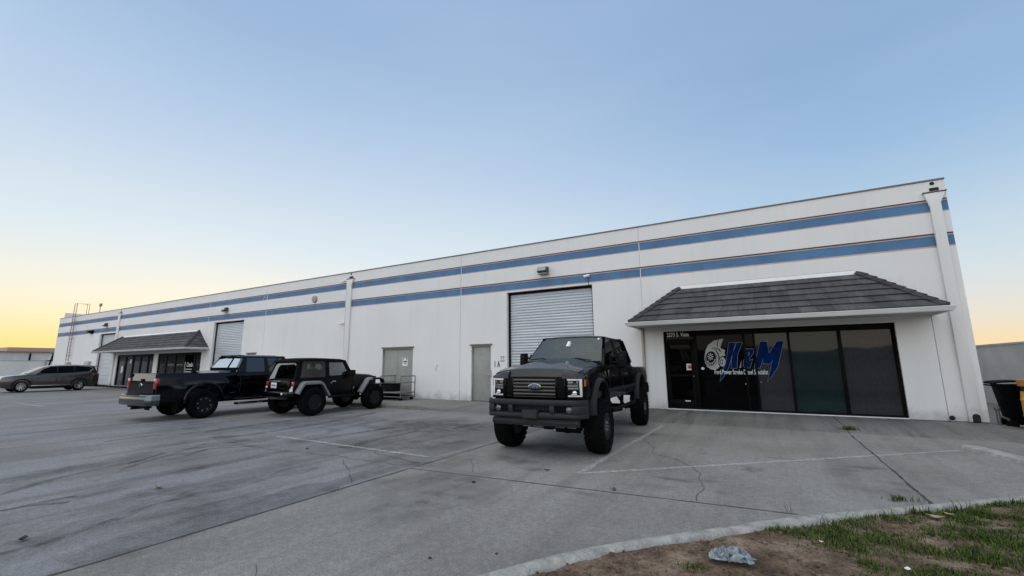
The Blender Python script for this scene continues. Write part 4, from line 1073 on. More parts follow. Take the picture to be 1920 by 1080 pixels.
    for s in (0, 8):
        A_ = [Vector(rwf(u, s/8)) for u in (0, 1)]
        sg = 1 if s else -1
        b.add([A_[0], A_[0]+Vector((0, sg*.14, 0)), A_[1]+Vector((0, sg*.14, 0)), A_[1]], [(0, 1, 2, 3)])
    b.build('rear_panel', pm, root)
    # interior
    i_ = MB(); i_.box(xA0-.45, xA0-.0, -(w-.2), w-.2, zb-.05, zb+.06); i_.build('dashboard', M['seat'], root, bevel=.02)
    for y in (.42, -.42):
        s_ = MB(); s_.box(-.02, .12, y-.25, y+.25, zb-.05, zb+.28); s_.box(.0, .1, y-.13, y+.13, zb+.30, zb+.46); s_.build('seat', M['seat'], root, bevel=.05)
    s_ = MB(); s_.box(xC0+.28, xC0+.4, -.65, .65, zb-.05, zb+.22)
    s_.build('seat', M['seat'], root, bevel=.05)
    t = MB(); c = Vector((xA0-.5, .42, zb+.08)); t.tube([c+Vector((-.08*math.sin(a), .19*math.cos(a), .17*math.sin(a))) for a in [6.2832*k/18 for k in range(18)]], .016, 6, True); t.build('steering_wheel', M['seat'], root)
    # bed
    for s in (1, -1):
        b = MB(); rings = []
        n = 24
        for i in range(n+1):
            x = xC0-.03+(xR+.02-xC0+.03)*i/n
            bu = 0
            if P['dual']:
                q = (x-xr)/.80; bu = P['dual']*max(0, 1-q*q)**.7 if abs(q) < 1 else 0
            h = zl-zr; tp = .012*max(0, (xC0-x)-1.9)
            rings.append([(x, s*(w-.05+bu*.6-tp), zr+.02), (x, s*(w-.012+bu-tp), zr+.18), (x, s*(w+bu-tp), zr+.45*h), (x, s*(w-.004+bu*.95-tp), zr+.62*h), (x, s*(w-.012+bu*.35-tp), zr+.70*h), (x, s*(w-.018-tp), zl-.14), (x, s*(w-.03-tp), zl-.04), (x, s*(w-.05-tp), zl), (x, s*(w-.14), zl), (x, s*(w-.15), zl-.03), (x, s*(w-.15), zr+.02)])
        b.loft(rings); bs = b.build('bed_side', pm, root)
        boolean_cut(bs, [cyl_cut(xr, P['arch_z']+P.get('arch_dz', 0), P['arch_r2'], s*1.8 if s < 0 else .5, -.5 if s < 0 else 1.8, .02)])
    b = MB(); b.box(xR+.06, xC0-.03, -(w-.15), w-.15, zr+.12, zr+.2); b.box(xC0-.07, xC0-.03, -(w-.15), w-.15, zr+.2, zl); b.box(xr-.45, xr+.45, -(w-.15), -(w-.4), zr+.2, zr+.45); b.box(xr-.45, xr+.45, w-.4, w-.15, zr+.2, zr+.45)
    b.build('bed_floor', M['matte_black'], root, bevel=.01)
    b = MB(); hh = zl-(zr+.22); zz = zr+.22
    prof = [(xR+.05, zz), (xR-.004, zz), (xR-.004, zz+.15), (xR-.004, zz+.56*hh), (xR-.002, zz+.66*hh), (xR+.022, zz+.68*hh), (xR+.06, zz+.96*hh), (xR+.075, zl+.005), (xR+.11, zl)]
    b.prism([(x, -(w-.11), z) for x, z in prof], (0, 2*(w-.11), 0)); tg = b.build('tailgate', pm, root, ang=5)
    b = MB(); b.box(xR-.008, xR+.04, -.07, .07, zz+.63*hh, zz+.76*hh); b.build('tailgate_handle', M['matte_black'], tg, bevel=.008)
    em = MB(); em.lathe([(-.012, .1), (0, .118)], 'x', (0, 0, 0), 24); e = em.build('emblem', M['chrome'], tg)
    e.scale = (1, 1, .5); e.location = (xR-.018, 0, zz+.47*hh)
    em = MB(); em.lathe([(-.016, .098), (0, .1)], 'x', (0, 0, 0), 24); e = em.build('emblem_field', M['emblem_blue'], tg); e.scale = (1, 1, .45); e.location = (xR-.018, 0, zz+.47*hh)
    for s in (1, -1):
        b = MB(); b.box(xR-.015, xR+.10, s*(w-.15), s*(w-.012), zl-.44, zl-.13); lp = b.build('tail_lamp', M['lamp_red'], root, bevel=.03, segs=3)
        b = MB(); b.box(xR-.018, xR-.005, s*(w-.13), s*(w-.06), zl-.21, zl-.16); b.build('reflector', M['plate_white'], lp, bevel=.004)
    # rear bumper
    rb = P['rb_z']
    b = MB(); path = [(xR+.12, -w-.0), (xR-.06, -w+.02), (xR-.14, -w+.10), (xR-.17, -.45), (xR-.17, -.2)]
    sec = [(0, rb+.03), (.02, rb), (.04, rb+.03), (.05, rb+.17), (.035, rb+.21), (.03, rb+.27), (.0, rb+.30), (-.06, rb+.30), (-.06, rb+.03)]
    def bump_side(s):
        r = []
        for i, p in enumerate(path):
            a = path[max(0, i-1)]; c = path[min(len(path)-1, i+1)]; t = Vector((c[0]-a[0], c[1]-a[1])).normalized(); nn = Vector((-t.y, t.x))
            if nn.x > 0: nn = -nn
            r.append([(p[0]+nn.x*o, s*(-(p[1]+nn.y*o)), z) for o, z in sec])
        return r
    path = path[:-1]+[(xR-.17, 0)]
    b.loft(bump_side(1)[:-1]+bump_side(-1)[:-1][::-1])
    rbm = b.build('rear_bumper', M['chrome_dull'] if P['chrome'] else M['matte_black'], root, ang=30)
    b = MB(); b.box(xR-.195, xR-.02, -.42, .42, rb+.285, rb+.312); b.box(xR-.19, xR-.1, -.2, .2, rb+.02, rb+.285); b.build('step_pad', M['matte_black'], rbm, bevel=.008)
    b = MB(); b.box(xR-.196, xR-.191, -.15, .15, rb+.07, rb+.22); b.build('plate', M['flare_light'], rbm, bevel=.003)
    b = MB(); b.box(xR-.17, xR+.3, -.05, .05, rb-.12, rb-.03); b.box(xR-.05, xR+.1, -.6, .6, rb-.08, rb-.01); b.build('tow_hitch', M['matte_black'], root, bevel=.006)
    # chassis, axles
    b = MB()
    for s in (1, -1): b.box(xR+.1, xF-.35, s*.42-.05, s*.42+.05, zr-.08, zr+.1)
    b.box(xC0, xf-.5, -.35, .35, zr-.06, zr+.06); b.box(xR+.3, xr-.3, -.35, .35, zr-.05, zr+.1)
    b.build('chassis', M['matte_black'], root, bevel=.01)
    r_ = P['r']
    for x, dy in ((xf, .28), (xr, 0)):
        b = MB(); b.tube([(x, -P['tr'], r_), (x, P['tr'], r_)], .055, 12); b.ball((x, dy, r_), .17, 10, (1, .95, .95))
        for s in (1, -1):
            b.tube([(x+.08, s*.42, r_), (x+.10, s*.46, zr+.1)], .045, 8); b.tube([(x-.05, s*.5, r_-.05), (x-.75*(1 if x > 0 else -1), s*.44, zr-.0)], .035, 8)
        b.build('axle', M['matte_black'], root)
    h = wheel(root, xf, P['tr'], r_, r_, P['tw'], 'deep', P.get('rimr', .58), lugr=P.get('lugr', .31))
    for x, y in ((xf, -P['tr']), (xr, P['tr']+P.get('dr', 0)), (xr, -P['tr']-P.get('dr', 0))): copy_wheel(h, x, y, r_)
    # door mirrors
    for s in (1, -1):
        b = MB(); mz = zb-.02
        for z in (mz+.06, mz+.17): b.tube([(xA0-.42, s*(w-.05), z), (xA0-.47, s*(w+.13), z)], .022, 8)
        b.box(xA0-.50, xA0-.36, s*(w-.05), s*(w-.02), mz, mz+.24)
        b.build('mirror_arm', M['matte_black'], root, bevel=.01)
        b = MB(); b.hexa([(xA0-.56, s*(w+.11), mz-.06), (xA0-.42, s*(w+.12), mz-.04), (xA0-.42, s*(w+.26), mz-.04), (xA0-.56, s*(w+.27), mz-.06), (xA0-.57, s*(w+.11), mz+.28), (xA0-.43, s*(w+.13), mz+.27), (xA0-.43, s*(w+.25), mz+.27), (xA0-.57, s*(w+.27), mz+.28)])
        mm = b.build('mirror', M['matte_black'], root, bevel=.02)
        b = MB(); b.box(xA0-.428, xA0-.415, s*(w+.14), s*(w+.245), mz+.18, mz+.21); b.box(xA0-.422, xA0-.41, s*(w+.14), s*(w+.245), mz+.12, mz+.135); b.build('mirror_trim', M['flare'], mm)
    return dict(xf=xf, xr=xr, xF=xF, xR=xR, xA0=xA0, xA1=xA1, xC0=xC0, zq=zq, wsf=wsf, body=body, hood=hood)

# --- the lifted pickup in front of the near roll up door
p_r, p_f = Vector((-3.73, 11.60)), Vector((-3.48, 7.64))
cc = (p_r+p_f)/2; hd = (p_f-p_r)
t1 = empty('pickup_truck', (cc.x, cc.y, GZ), math.atan2(hd.y, hd.x), 'lifted black pickup truck with grey front bumper and huge tyres facing the camera', 'pickup truck', 'dark pickup trucks parked on the lot')
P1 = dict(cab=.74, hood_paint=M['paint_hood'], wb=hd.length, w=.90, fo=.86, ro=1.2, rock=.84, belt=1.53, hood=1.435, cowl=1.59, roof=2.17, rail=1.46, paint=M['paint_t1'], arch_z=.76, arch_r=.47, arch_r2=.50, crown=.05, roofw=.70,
          mould=True, glass_side=M['glass'], glass_rear=M['glass'], dual=0, rb_z=.74, chrome=False, r=.465, tr=.86, tw=.31, rimr=.50)
q = pickup(t1, P1); xF = q['xF']; w = .90
for s in (1, -1):
    for x, az, ar in ((q['xf'], .76, .47), (q['xr'], .76, .50)): arch_flare(x, az, ar+.01, .062, s*(w-.02), .085, M['flare'], t1)
# grille
b = MB(); b.box(xF-.10, xF+.012, -.565, .565, .985, 1.335); fr = b.build('grille_housing', M['frame_black'], t1, bevel=.02)
b = MB(); b.box(xF+.005, xF+.03, -.41, -.385, .99, 1.33); b.box(xF+.005, xF+.03, .385, .41, .99, 1.33); b.box(xF+.005, xF+.03, -.56, -.54, .99, 1.3); b.box(xF+.005, xF+.03, .54, .56, .99, 1.3)
b.box(xF+.004, xF+.022, -.54, -.41, 1.0, 1.015); b.box(xF+.004, xF+.022, .41, .54, 1.0, 1.015)
b.build('grille_post', M['paint_t1'], fr, bevel=.006)
b = MB()
for i in range(5):
    z = 1.045+i*.058; b.prism([(xF+.01, -.383, z-.02), (xF+.035, -.383, z-.016), (xF+.042, -.383, z+.0), (xF+.03, -.383, z+.018), (xF+.01, -.383, z+.02)], (0, .766, 0))
b.prism([(xF+.01, -.383, .997), (xF+.035, -.383, 1.0), (xF+.035, -.383, 1.008), (xF+.01, -.383, 1.012)], (0, .766, 0))
b.build('grille_bars', M['grille_bar'], fr, ang=50)
for rr_, th, mm, nm in ((.118, .045, M['chrome'], 'emblem'), (.108, .05, M['emblem_blue'], 'emblem_field')):
    em = MB(); em.lathe([(0, rr_), (th, rr_*.97), (th+.004, rr_*.9)], 'x', (0, 0, 0), 28); e = em.build(nm, mm, fr); e.scale = (1, 1, .44); e.location = (xF+.012, .02, 1.17)
text_mesh('emblem_lettering', 'Ford', .085, M['chrome'], fr, (xF+.068, -.068, 1.147), (R(90), 0, R(90)), shear=.4, fat=.001, sx=.95)
# headlights
for s in (1, -1):
    b = MB(); b.hexa([(xF-.22, s*.57, 1.01), (xF-.22, s*.86, 1.01), (xF-.07, s*.845, 1.01), (xF+.015, s*.57, 1.01), (xF-.22, s*.55, 1.305), (xF-.22, s*.86, 1.305), (xF-.08, s*.845, 1.305), (xF+.01, s*.57, 1.305)])
    hl_ = b.build('headlight', M['frame_black'], t1, bevel=.012)
    b = MB(); rings = []
    for t_, ins in ((0, 0), (.35, .006), (.62, .022), (.85, .055), (1, .11)):
        zi, zo = 1.307+.118*t_, 1.307+.072*t_
        rings.append([(xF-.22, s*.50, zi), (xF-.22, s*(.868-ins*.2), zo), (xF-.085-ins*.9, s*(.862-ins*.75), zo), (xF+.014-ins*.8, s*.575, zi), (xF+.014-ins*.8, s*.50, zi)])
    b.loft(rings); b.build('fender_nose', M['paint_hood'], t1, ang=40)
    b = MB(); b.hexa([(xF-.22, s*.57, .965), (xF-.22, s*.86, .965), (xF-.07, s*.85, .965), (xF+.016, s*.57, .965), (xF-.22, s*.57, 1.008), (xF-.22, s*.86, 1.008), (xF-.07, s*.85, 1.008), (xF+.016, s*.57, 1.008)]); b.build('headlight_sill', M['paint_t1'], t1)
    def hp(y, off=.0): # front face x at |y|
        return xF+.015+(y-.57)/(.845-.57)*(-.085)+off
    g = MB()
    def bar(ya, yb, za, zb, off=.006, th=.014):
        g.hexa([(hp(ya, off-.02), s*ya, za), (hp(yb, off-.02), s*yb, za), (hp(yb, off+th), s*yb, za), (hp(ya, off+th), s*ya, za), (hp(ya, off-.02), s*ya, zb), (hp(yb, off-.02), s*yb, zb), (hp(yb, off+th), s*yb, zb), (hp(ya, off+th), s*ya, zb)])
    bar(.59, .785, 1.272, 1.299); bar(.785, .822, 1.012, 1.299); bar(.60, .785, 1.012, 1.036)
    g.build('light_guide', M['lamp_white'], hl_, bevel=.005)
    g = MB(); bar(.595, .765, 1.165, 1.20); bar(.60, .68, 1.205, 1.262, .0, .008); bar(.69, .765, 1.205, 1.262, .0, .008); bar(.60, .765, 1.12, 1.16, .0, .008); g.build('reflector', M['lamp_grey'], hl_, bevel=.005)
    g = MB(); g.ball((hp(.70)+.0, s*.70, 1.075), .045, 10, (.6, 1, .85)); g.build('projector', M['chrome'], hl_)
    g = MB(); bar(.66, .74, 1.045, 1.062, .03, .006); g.build('projector_glint', M['lamp_white'], hl_)  # white strip painted as the reflected glint on the lens
    g = MB(); g.hexa([(xF-.2, s*.85, 1.18), (xF-.09, s*.842, 1.18), (xF-.1, s*.868, 1.18), (xF-.2, s*.87, 1.18), (xF-.2, s*.85, 1.29), (xF-.09, s*.842, 1.29), (xF-.1, s*.868, 1.29), (xF-.2, s*.87, 1.29)]); g.build('marker_lens', M['amber'], hl_)
# front bumper with its three openings
def bpath(y0, y1, n=10, back=0):
    r = []
    for i in range(n+1):
        y = y0+(y1-y0)*i/n; a = abs(y)/.88; r.append((xF+.20-.05*a**2-.16*max(0, (a-.86)/.14)**2-back, y))
    return r
def secring(z0, z1, d=.07, rd=.012): return [(0, z0+rd), (-rd, z0), (-d, z0), (-d, z1), (-rd, z1), (0, z1-rd)]
b = MB()
def sw(bmb, y0, y1, sec, n=10, back=0):
    rings = [[(x+o, y, z) for o, z in sec] for x, y in bpath(y0, y1, n, back)]; bmb.loft(rings)
sw(b, -.90, .90, secring(.875, .965), 28); sw(b, -.90, .90, secring(.675, .748), 28)
for y0, y1 in ((-.90, -.70), (-.41, -.335), (.335, .41), (.70, .90)): sw(b, y0, y1, secring(.748, .875, .066, .002), 6, .002)
fb = b.build('front_bumper', M['bumper_grey'], t1, ang=50)
b = MB(); b.box(xF-.05, xF+.07, -.72, .72, .745, .878); b.build('bumper_recess', M['dark'], fb, smooth=False)
b = MB(); sw(b, -.33, .33, secring(.80, .812, .02, .002), 4, .06); b.build('bumper_grille', M['flare'], fb)
for s in (1, -1):
    b = MB(); b.lathe([(-.06, .02), (-.05, .052), (.0, .056), (.008, .045), (.012, .01)], 'x', (xF+.12, s*.645, .81), 18); b.build('fog_lamp', M['lamp_grey'], fb)
    b = MB(); b.box(xF+.06, xF+.10, s*.43, s*.57, .775, .85); b.box(xF+.1, xF+.115, s*.45, s*.55, .792, .80); b.build('bumper_vent', M['matte_black'], fb, bevel=.006)
b = MB(); b.hexa([(xF+.18, -.13, .665), (xF+.235, -.125, .665), (xF+.235, .125, .665), (xF+.18, .13, .665), (xF+.14, -.145, .815), (xF+.24, -.135, .80), (xF+.24, .135, .80), (xF+.14, .145, .815)]); pb = b.build('plate_bracket', M['bumper_grey'], fb, bevel=.008)
b = MB(); b.box(xF+.2415, xF+.2435, -.112, .112, .685, .755); b.build('plate_field', M['valance'], pb)
b = MB(); sw(b, -.76, .78, [(-.03, .655), (.0, .60), (-.03, .55), (-.12, .53), (-.14, .655)], 24, .05); b.build('valance', M['valance'], t1, ang=35)
# steering rods behind the valance
b = MB(); b.tube([(q['xf']+.22, -.62, .43), (q['xf']+.22, .62, .42)], .022, 8); b.box(q['xf']+.19, q['xf']+.27, -.08, .08, .39, .47); b.tube([(q['xf']+.26, .15, .39), (q['xf']+.26, .6, .39)], .035, 8)
b.build('steering_rod', M['matte_black'], t1)
for y0, y1 in ((-.50, -.34), (-.30, -.10), (.14, .30), (.36, .52)):
    b = MB(); b.tube([(q['xf']+.25, y0, .44), (q['xf']+.25, y1, .437)], .018, 8); b.build('steering_damper', M['alu'], t1)
# rock steps, wiper, windscreen stickers, fender badge
for s in (1, -1):
    b = MB(); b.tube([(q['xf']-.75, s*(w-.05), .74), (q['xf']-.85, s*(w+.02), .66), (q['xC0']+.2, s*(w+.02), .66), (q['xC0']+.05, s*(w-.05), .74)], .04, 8); b.tube([(.9, s*.5, .55), (q['xr']+.5, s*.5, .42)], .04, 8); b.build('step_bar', M['matte_black'], t1)
    b = MB(); b.box(q['xf']-.80, q['xf']-.62, s*(w-.01), s*(w+.012), 1.30, 1.42); bd = b.build('fender_vent', M['matte_black'], t1, bevel=.006)
    b = MB(); b.box(q['xf']-.66, q['xf']-.63, s*(w+.0), s*(w+.02), 1.31, 1.42); b.build('vent_trim', M['chrome'], bd)
for y0 in (.62, -.12):
    b = MB(); p0 = Vector((q['xA0']+.06, y0-.02, 1.615)); b.tube([p0, Vector((q['xA0']+.045, y0-.30, 1.66)), Vector((q['xA0']+.02, y0-.58, 1.635))], .012, 6); b.build('wiper', M['dark'], t1)
def wsq(u0, u1, v0, v1, m, nm):
    b = MB(); b.add([Vector(q['wsf'](u, v))+Vector((.008, 0, .006)) for u, v in ((u0, v0), (u0, v1), (u1, v1), (u1, v0))], [(0, 1, 2, 3)]); b.build(nm, m, t1, smooth=False)
wsq(.62, .82, .46, .50, M['vinyl_white'], 'windscreen_sticker'); wsq(.60, .76, .495, .53, M['vinyl_grey'], 'windscreen_sticker'); wsq(.86, .92, .93, .955, M['vinyl_white'], 'windscreen_sticker')

# --- the second pickup, seen from behind
t2 = empty('pickup_truck', (-15.98, 9.18, GZ), R(90), 'glossy black crew cab pickup truck with chrome rear bumper and red tail lamp', 'pickup truck', 'dark pickup trucks parked on the lot')
P2 = dict(rwz=.15, lugr=.72, wb=3.97, w=.93, fo=.9, ro=1.24, rock=.50, belt=1.36, hood=1.28, cowl=1.42, roof=1.95, rail=1.35, paint=M['paint_t2'], arch_z=.53, arch_r=.48, arch_r2=.50, crown=.05, roofw=.72,
          mould=False, glass_side=M['glass_priv'], glass_rear=M['glass_rear'], dual=.13, rb_z=.46, chrome=True, r=.415, tr=.83, tw=.30, rimr=.60, dr=.10)
q2 = pickup(t2, P2)
for s in (1, -1):
    arch_flare(q2['xr'], .53, .49, .07, s*(.93+.10), .03, M['paint_t2'], t2, 'fender_lip'); arch_flare(q2['xf'], .53, .47, .06, s*.91, .04, M['paint_t2'], t2, 'fender_lip')
    b = MB(); b.box(q2['xC0']+.0, q2['xf']-.55, s*.86, s*1.03, .33, .40); st = b.build('running_board', M['matte_black'], t2, bevel=.015)
    for xa, xb in ((q2['xC0']+.05, q2['xC0']+.85), (q2['xC0']+1.05, q2['xC0']+1.35), (q2['xC0']+1.6, q2['xC0']+2.0)): b = MB(); b.box(xa, xb, s*1.02, s*1.037, .352, .406); b.build('step_strip', M['chrome'], st, bevel=.006)
    b = MB(); b.box(q2['xR']+.32, q2['xR']+.62, s*.92, s*.942, 1.06, 1.09); b.box(q2['xR']+.42, q2['xR']+.5, s*.92, s*.943, 1.09, 1.125); b.build('badge', M['chrome'], t2)
    b = MB(); b.box(q2['xr']-.70, q2['xr']-.68, s*.70, s*1.02, .22, .60); b.build('mud_flap', M['rubber'], t2)
b = MB(); b.hexa([(q2['xC0']-.5, -.74, 1.30), (q2['xC0']-.08, -.74, 1.30), (q2['xC0']-.08, .74, 1.30), (q2['xC0']-.5, .74, 1.30), (q2['xC0']-.48, -.72, 1.40), (q2['xC0']-.10, -.72, 1.41), (q2['xC0']-.10, .72, 1.41), (q2['xC0']-.48, .72, 1.40)])
b.build('bed_toolbox', M['chrome_dull'], t2, bevel=.015)
b = MB(); b.tube([(q2['xC0']-.52, .80, 1.34), (q2['xC0']-.52, .80, 1.52)], .02, 6); b.box(q2['xC0']-.56, q2['xC0']-.46, .74, .86, 1.34, 1.40); b.build('bed_rack_post', M['matte_black'], t2)

# --- the open soft top jeep
jp = empty('off_road_vehicle', (-13.30, 10.40, GZ), R(90), 'black two door soft top off roader with pale grey wheel flares and no spare wheel', 'off roader')
xf, xr = 1.24, -1.24; w = .72; pj = M['paint']
b = MB(); rings = []
for x, ww, z0, z1 in ((-1.86, w-.01, .66, 1.10), (-1.84, w, .64, 1.115), (-.9, w, .62, 1.115), (-.75, w, .62, 1.13), (.30, w, .62, 1.17), (.42, w-.02, .64, 1.24)):
    h = z1-z0
    half = [(0, z0), (ww-.05, z0), (ww-.01, z0+.05), (ww, z0+.5*h), (ww-.01, z1-.04), (ww-.03, z1), (0, z1)]
    rings.append([(x, y, z) for y, z in half]+[(x, -y, z) for y, z in half[-2:0:-1]])
b.loft(rings); body = b.build('body', pj, jp, ang=30)
boolean_cut(body, [cyl_cut(xr, .56, .46, .38, 1.3, .06), cyl_cut(xr, .56, .46, -1.3, -.38, .06)])
b = MB(); rings = []
for i in range(9):
    u = i/8; x = .38+1.17*u; ww = .66-.10*u; zt_ = 1.285-.075*u-(.05*max(0, (u-.85)/.15)**2)
    rings.append([(x, -ww, .80), (x, -ww, zt_-.11), (x, -ww+.04, zt_-.03), (x, -.3, zt_+.01), (x, 0, zt_+.02), (x, .3, zt_+.01), (x, ww-.04, zt_-.03), (x, ww, zt_-.11), (x, ww, .80)])
b.loft(rings); b.build('hood', mat('black_hood_paint', (.004, .004, .0045), .5, 0, .05, spec=.2), jp, ang=40)
b = MB(); b.box(1.55, 1.58, -.55, .55, .78, 1.16)
for i in range(7): b.box(1.575, 1.59, -.30+i*.09, -.25+i*.09, .86, 1.12)
gr = b.build('grille', M['matte_black'], jp, bevel=.01)
for s in (1, -1):
    b = MB(); b.lathe([(0, .09), (.03, .085), (.035, .01)], 'x', (1.575, s*.42, 1.02), 18); b.build('headlight', M['lamp_grey'], jp)
b = MB(); b.box(1.66, 1.82, -.72, .72, .62, .78); b.box(1.4, 1.66, -.38, -.28, .64, .74); b.box(1.4, 1.66, .28, .38, .64, .74); b.tube([(1.76, -.3, .78), (1.76, -.25, .95), (1.76, .25, .95), (1.76, .3, .78)], .03, 8); b.build('front_bumper', M['matte_black'], jp, bevel=.02)
# windscreen frame
A0, A1 = Vector((.36, .66, 1.22)), Vector((.06, .60, 1.70))
b = MB()
for s in (1, -1): b.beam((A0.x, s*A0.y, A0.z), (A1.x, s*A1.y, A1.z), .07, .06, (0, 1, 0))
b.beam((A1.x, -.63, A1.z), (A1.x, .63, A1.z), .06, .07); b.beam((A0.x, -.66, A0.z+.03), (A0.x, .66, A0.z+.03), .06, .08); b.build('windscreen_frame', pj, jp, bevel=.01)
b = MB(); b.poly([(A0.x, -.64, A0.z), (A0.x, .64, A0.z), (A1.x, .58, A1.z), (A1.x, -.58, A1.z)]); b.build('windscreen', M['glass_green'], jp, smooth=False)
# canvas top: roof, rear quarter frames
zt_ = 1.80; yt = .60
b = MB(); rings = []
for x, dz in ((.10, -.05), (.02, -.015), (-.5, .0), (-.95, .01), (-1.4, .0), (-1.66, -.04), (-1.72, -.10)):
    rings.append([(x, -yt-.02, zt_-.10+dz*.3), (x, -yt, zt_-.04+dz), (x, -.4, zt_-.005+dz), (x, 0, zt_+dz), (x, .4, zt_-.005+dz), (x, yt, zt_-.04+dz), (x, yt+.02, zt_-.10+dz*.3), (x, yt-.03, zt_-.12), (x, -yt+.03, zt_-.12)])
b.loft(rings); b.build('soft_top', M['soft_top'], jp, ang=40)
def jy(z): return .70+(.60-.70)*(z-1.1)/(1.72-1.1)
for s in (1, -1):
    b = MB()
    def pil(pts, th=.03): b.prism([(x, s*jy(z), z) for x, z in pts], (0, -s*th, 0))
    pil([(-.58, 1.14), (-.72, 1.14), (-.70, 1.70), (-.58, 1.70)])
    pil([(-1.66, 1.11), (-1.84, 1.11), (-1.66, 1.70), (-1.54, 1.70)])
    pil([(.10, 1.70), (-1.66, 1.70), (-1.64, 1.74), (.08, 1.74)]); pil([(-.72, 1.11), (-1.66, 1.11), (-1.65, 1.18), (-.715, 1.18)])
    b.build('top_side_frame', M['soft_top'], jp)
    g = MB(); g.poly([(x, s*(jy(z)-.015), z) for x, z in ((-.715, 1.18), (-1.645, 1.18), (-1.55, 1.70), (-.70, 1.70))]); g.build('quarter_window', glass_mat('clear_vinyl', (.16, .16, .155), .03, .15) if s == 1 else bpy.data.materials['clear_vinyl'], jp, smooth=False)
    d = MB(); d.prism([(x, s*(jy(z)-.0), z) for x, z in ((.33, 1.19), (.24, 1.19), (-.0, 1.66), (.08, 1.66))], (0, -s*.03, 0)); d.prism([(x, s*jy(z), z) for x, z in ((.24, 1.19), (-.575, 1.15), (-.575, 1.22), (.22, 1.24))], (0, -s*.03, 0)); d.prism([(x, s*jy(z), z) for x, z in ((-.0, 1.66), (-.575, 1.66), (-.575, 1.70), (-.02, 1.70))], (0, -s*.03, 0)); d.build('door_frame', pj, jp)
    g = MB(); g.poly([(x, s*(jy(z)-.018), z) for x, z in ((.22, 1.24), (-.575, 1.22), (-.575, 1.66), (.01, 1.66))]); g.build('door_window', M['glass_green'], jp, smooth=False)
    b = MB(); b.box(-.50, -.36, s*(w-.005), s*(w+.02), 1.02, 1.05); b.ball((-.52, s*(w+.0), .98), .02, 6); b.build('door_handle', M['alu'], jp)
    for x in (-.60, .36):
        b = MB(); b.box(x-.006, x+.006, s*(w-.01), s*(w+.002), .68, 1.12); b.build('door_gap', M['dark'], jp, smooth=False)
    b = MB(); b.tube([(.26, s*.68, 1.26), (.24, s*.80, 1.27)], .02, 6); b.box(.18, .27, s*.76, s*.95, 1.22, 1.40); b.build('mirror', M['matte_black'], jp, bevel=.02)
    # flares
    def flare(pts, m, nm, dy=.17, th=.055):
        b = MB(); rr_ = []
        for i, p in enumerate(pts):
            a = pts[max(0, i-1)]; c = pts[min(len(pts)-1, i+1)]; t = Vector((c[0]-a[0], c[1]-a[1])).normalized(); n_ = Vector((-t.y, t.x))
            if n_.y < 0 and abs(n_.y) > .2: n_ = -n_
            rr_.append([(p[0], s*(w-.03), p[1]), (p[0]+n_.x*th*.5, s*(w-.03), p[1]+n_.y*th), (p[0]+n_.x*th*.7, s*(w+dy*.7), p[1]+n_.y*th*.9), (p[0]+n_.x*th*.2, s*(w+dy), p[1]+n_.y*th*.2), (p[0]-n_.x*th*.9, s*(w+dy), p[1]-n_.y*th*.9), (p[0]-n_.x*th*.5, s*(w-.03), p[1]-n_.y*.3*th)])
        b.loft(rr_); return b.build(nm, m, jp, ang=35)
    flare([(xr-.56, .70), (xr-.52, .80), (xr-.40, .985), (xr-.32, 1.02), (xr+.22, 1.02), (xr+.32, .97), (xr+.50, .72), (xr+.58, .60)], M['flare_light'], 'fender_flare')
    flare([(xf-.62, .62), (xf-.52, .74), (xf-.30, 1.04), (xf-.22, 1.075), (xf-.12, 1.085)], M['flare_light'], 'fender_flare', .17, .045)
    flare([(xf-.12, 1.085), (xf+.30, 1.07), (xf+.40, 1.04), (xf+.46, .92)], M['matte_black'], 'fender_flare', .17, .04)
    b = MB(); b.box(-.62, .45, s*.70, s*.80, .50, .58); b.build('rock_rail', M['matte_black'], jp, bevel=.02)
    b = MB(); b.box(-1.885, -1.84, s*.60, s*.71, .86, 1.06); tl = b.build('tail_lamp', M['lamp_red'], jp, bevel=.012)
    b = MB(); b.box(-1.89, -1.884, s*.615, s*.695, .865, .92); b.build('reverse_lens', M['plate_white'], tl)
# rear: tailgate, open rear window with its pale edge strip, seats and roll bar
b = MB(); b.box(-1.875, -1.855, -.52, .56, .72, 1.09); b.box(-1.885, -1.87, -.30, .05, .80, .86); tgj = b.build('tailgate', pj, jp, bevel=.008)
b = MB(); b.box(-1.90, -1.876, -.05, .52, 1.065, 1.085); b.build('tailgate_trim', M['alu'], tgj, bevel=.004)
b = MB(); b.box(-1.895, -1.877, .14, .42, .86, 1.03); pl = b.build('plate', M['plate_white'], tgj, bevel=.004)
b = MB()
for i in range(6): b.box(-1.899, -1.8955, .17+i*.038, .19+i*.038, .92, .97)
b.build('plate_print', M['ink'], pl, smooth=False)
b = MB(); b.box(-1.9, -1.877, -.25, .0, .96, 1.0); b.box(-1.9, -1.877, .44, .52, .80, 1.06); b.build('hinge', M['matte_black'], tgj, bevel=.006)
b = MB(); b.lathe([(-.03, .06), (0, .07)], 'x', (-1.875, -.62, .80), 16); b.build('fuel_cap', M['plate_white'], jp)
b = MB()
def rq(y, z): t = (z-1.11)/(1.66-1.11); return (-1.84+.18*t, y*(1-.13*t), z)
for pts in ([(.70, 1.11), (.52, 1.11), (.52, 1.66), (.70, 1.66)], [(-.70, 1.11), (-.60, 1.11), (-.60, 1.66), (-.70, 1.66)], [(.52, 1.60), (-.60, 1.60), (-.60, 1.66), (.52, 1.66)], [(.52, 1.11), (-.60, 1.11), (-.60, 1.16), (.52, 1.16)]):
    b.prism([rq(*p) for p in pts], (.03, 0, 0))
b.build('rear_curtain', M['soft_top'], jp)
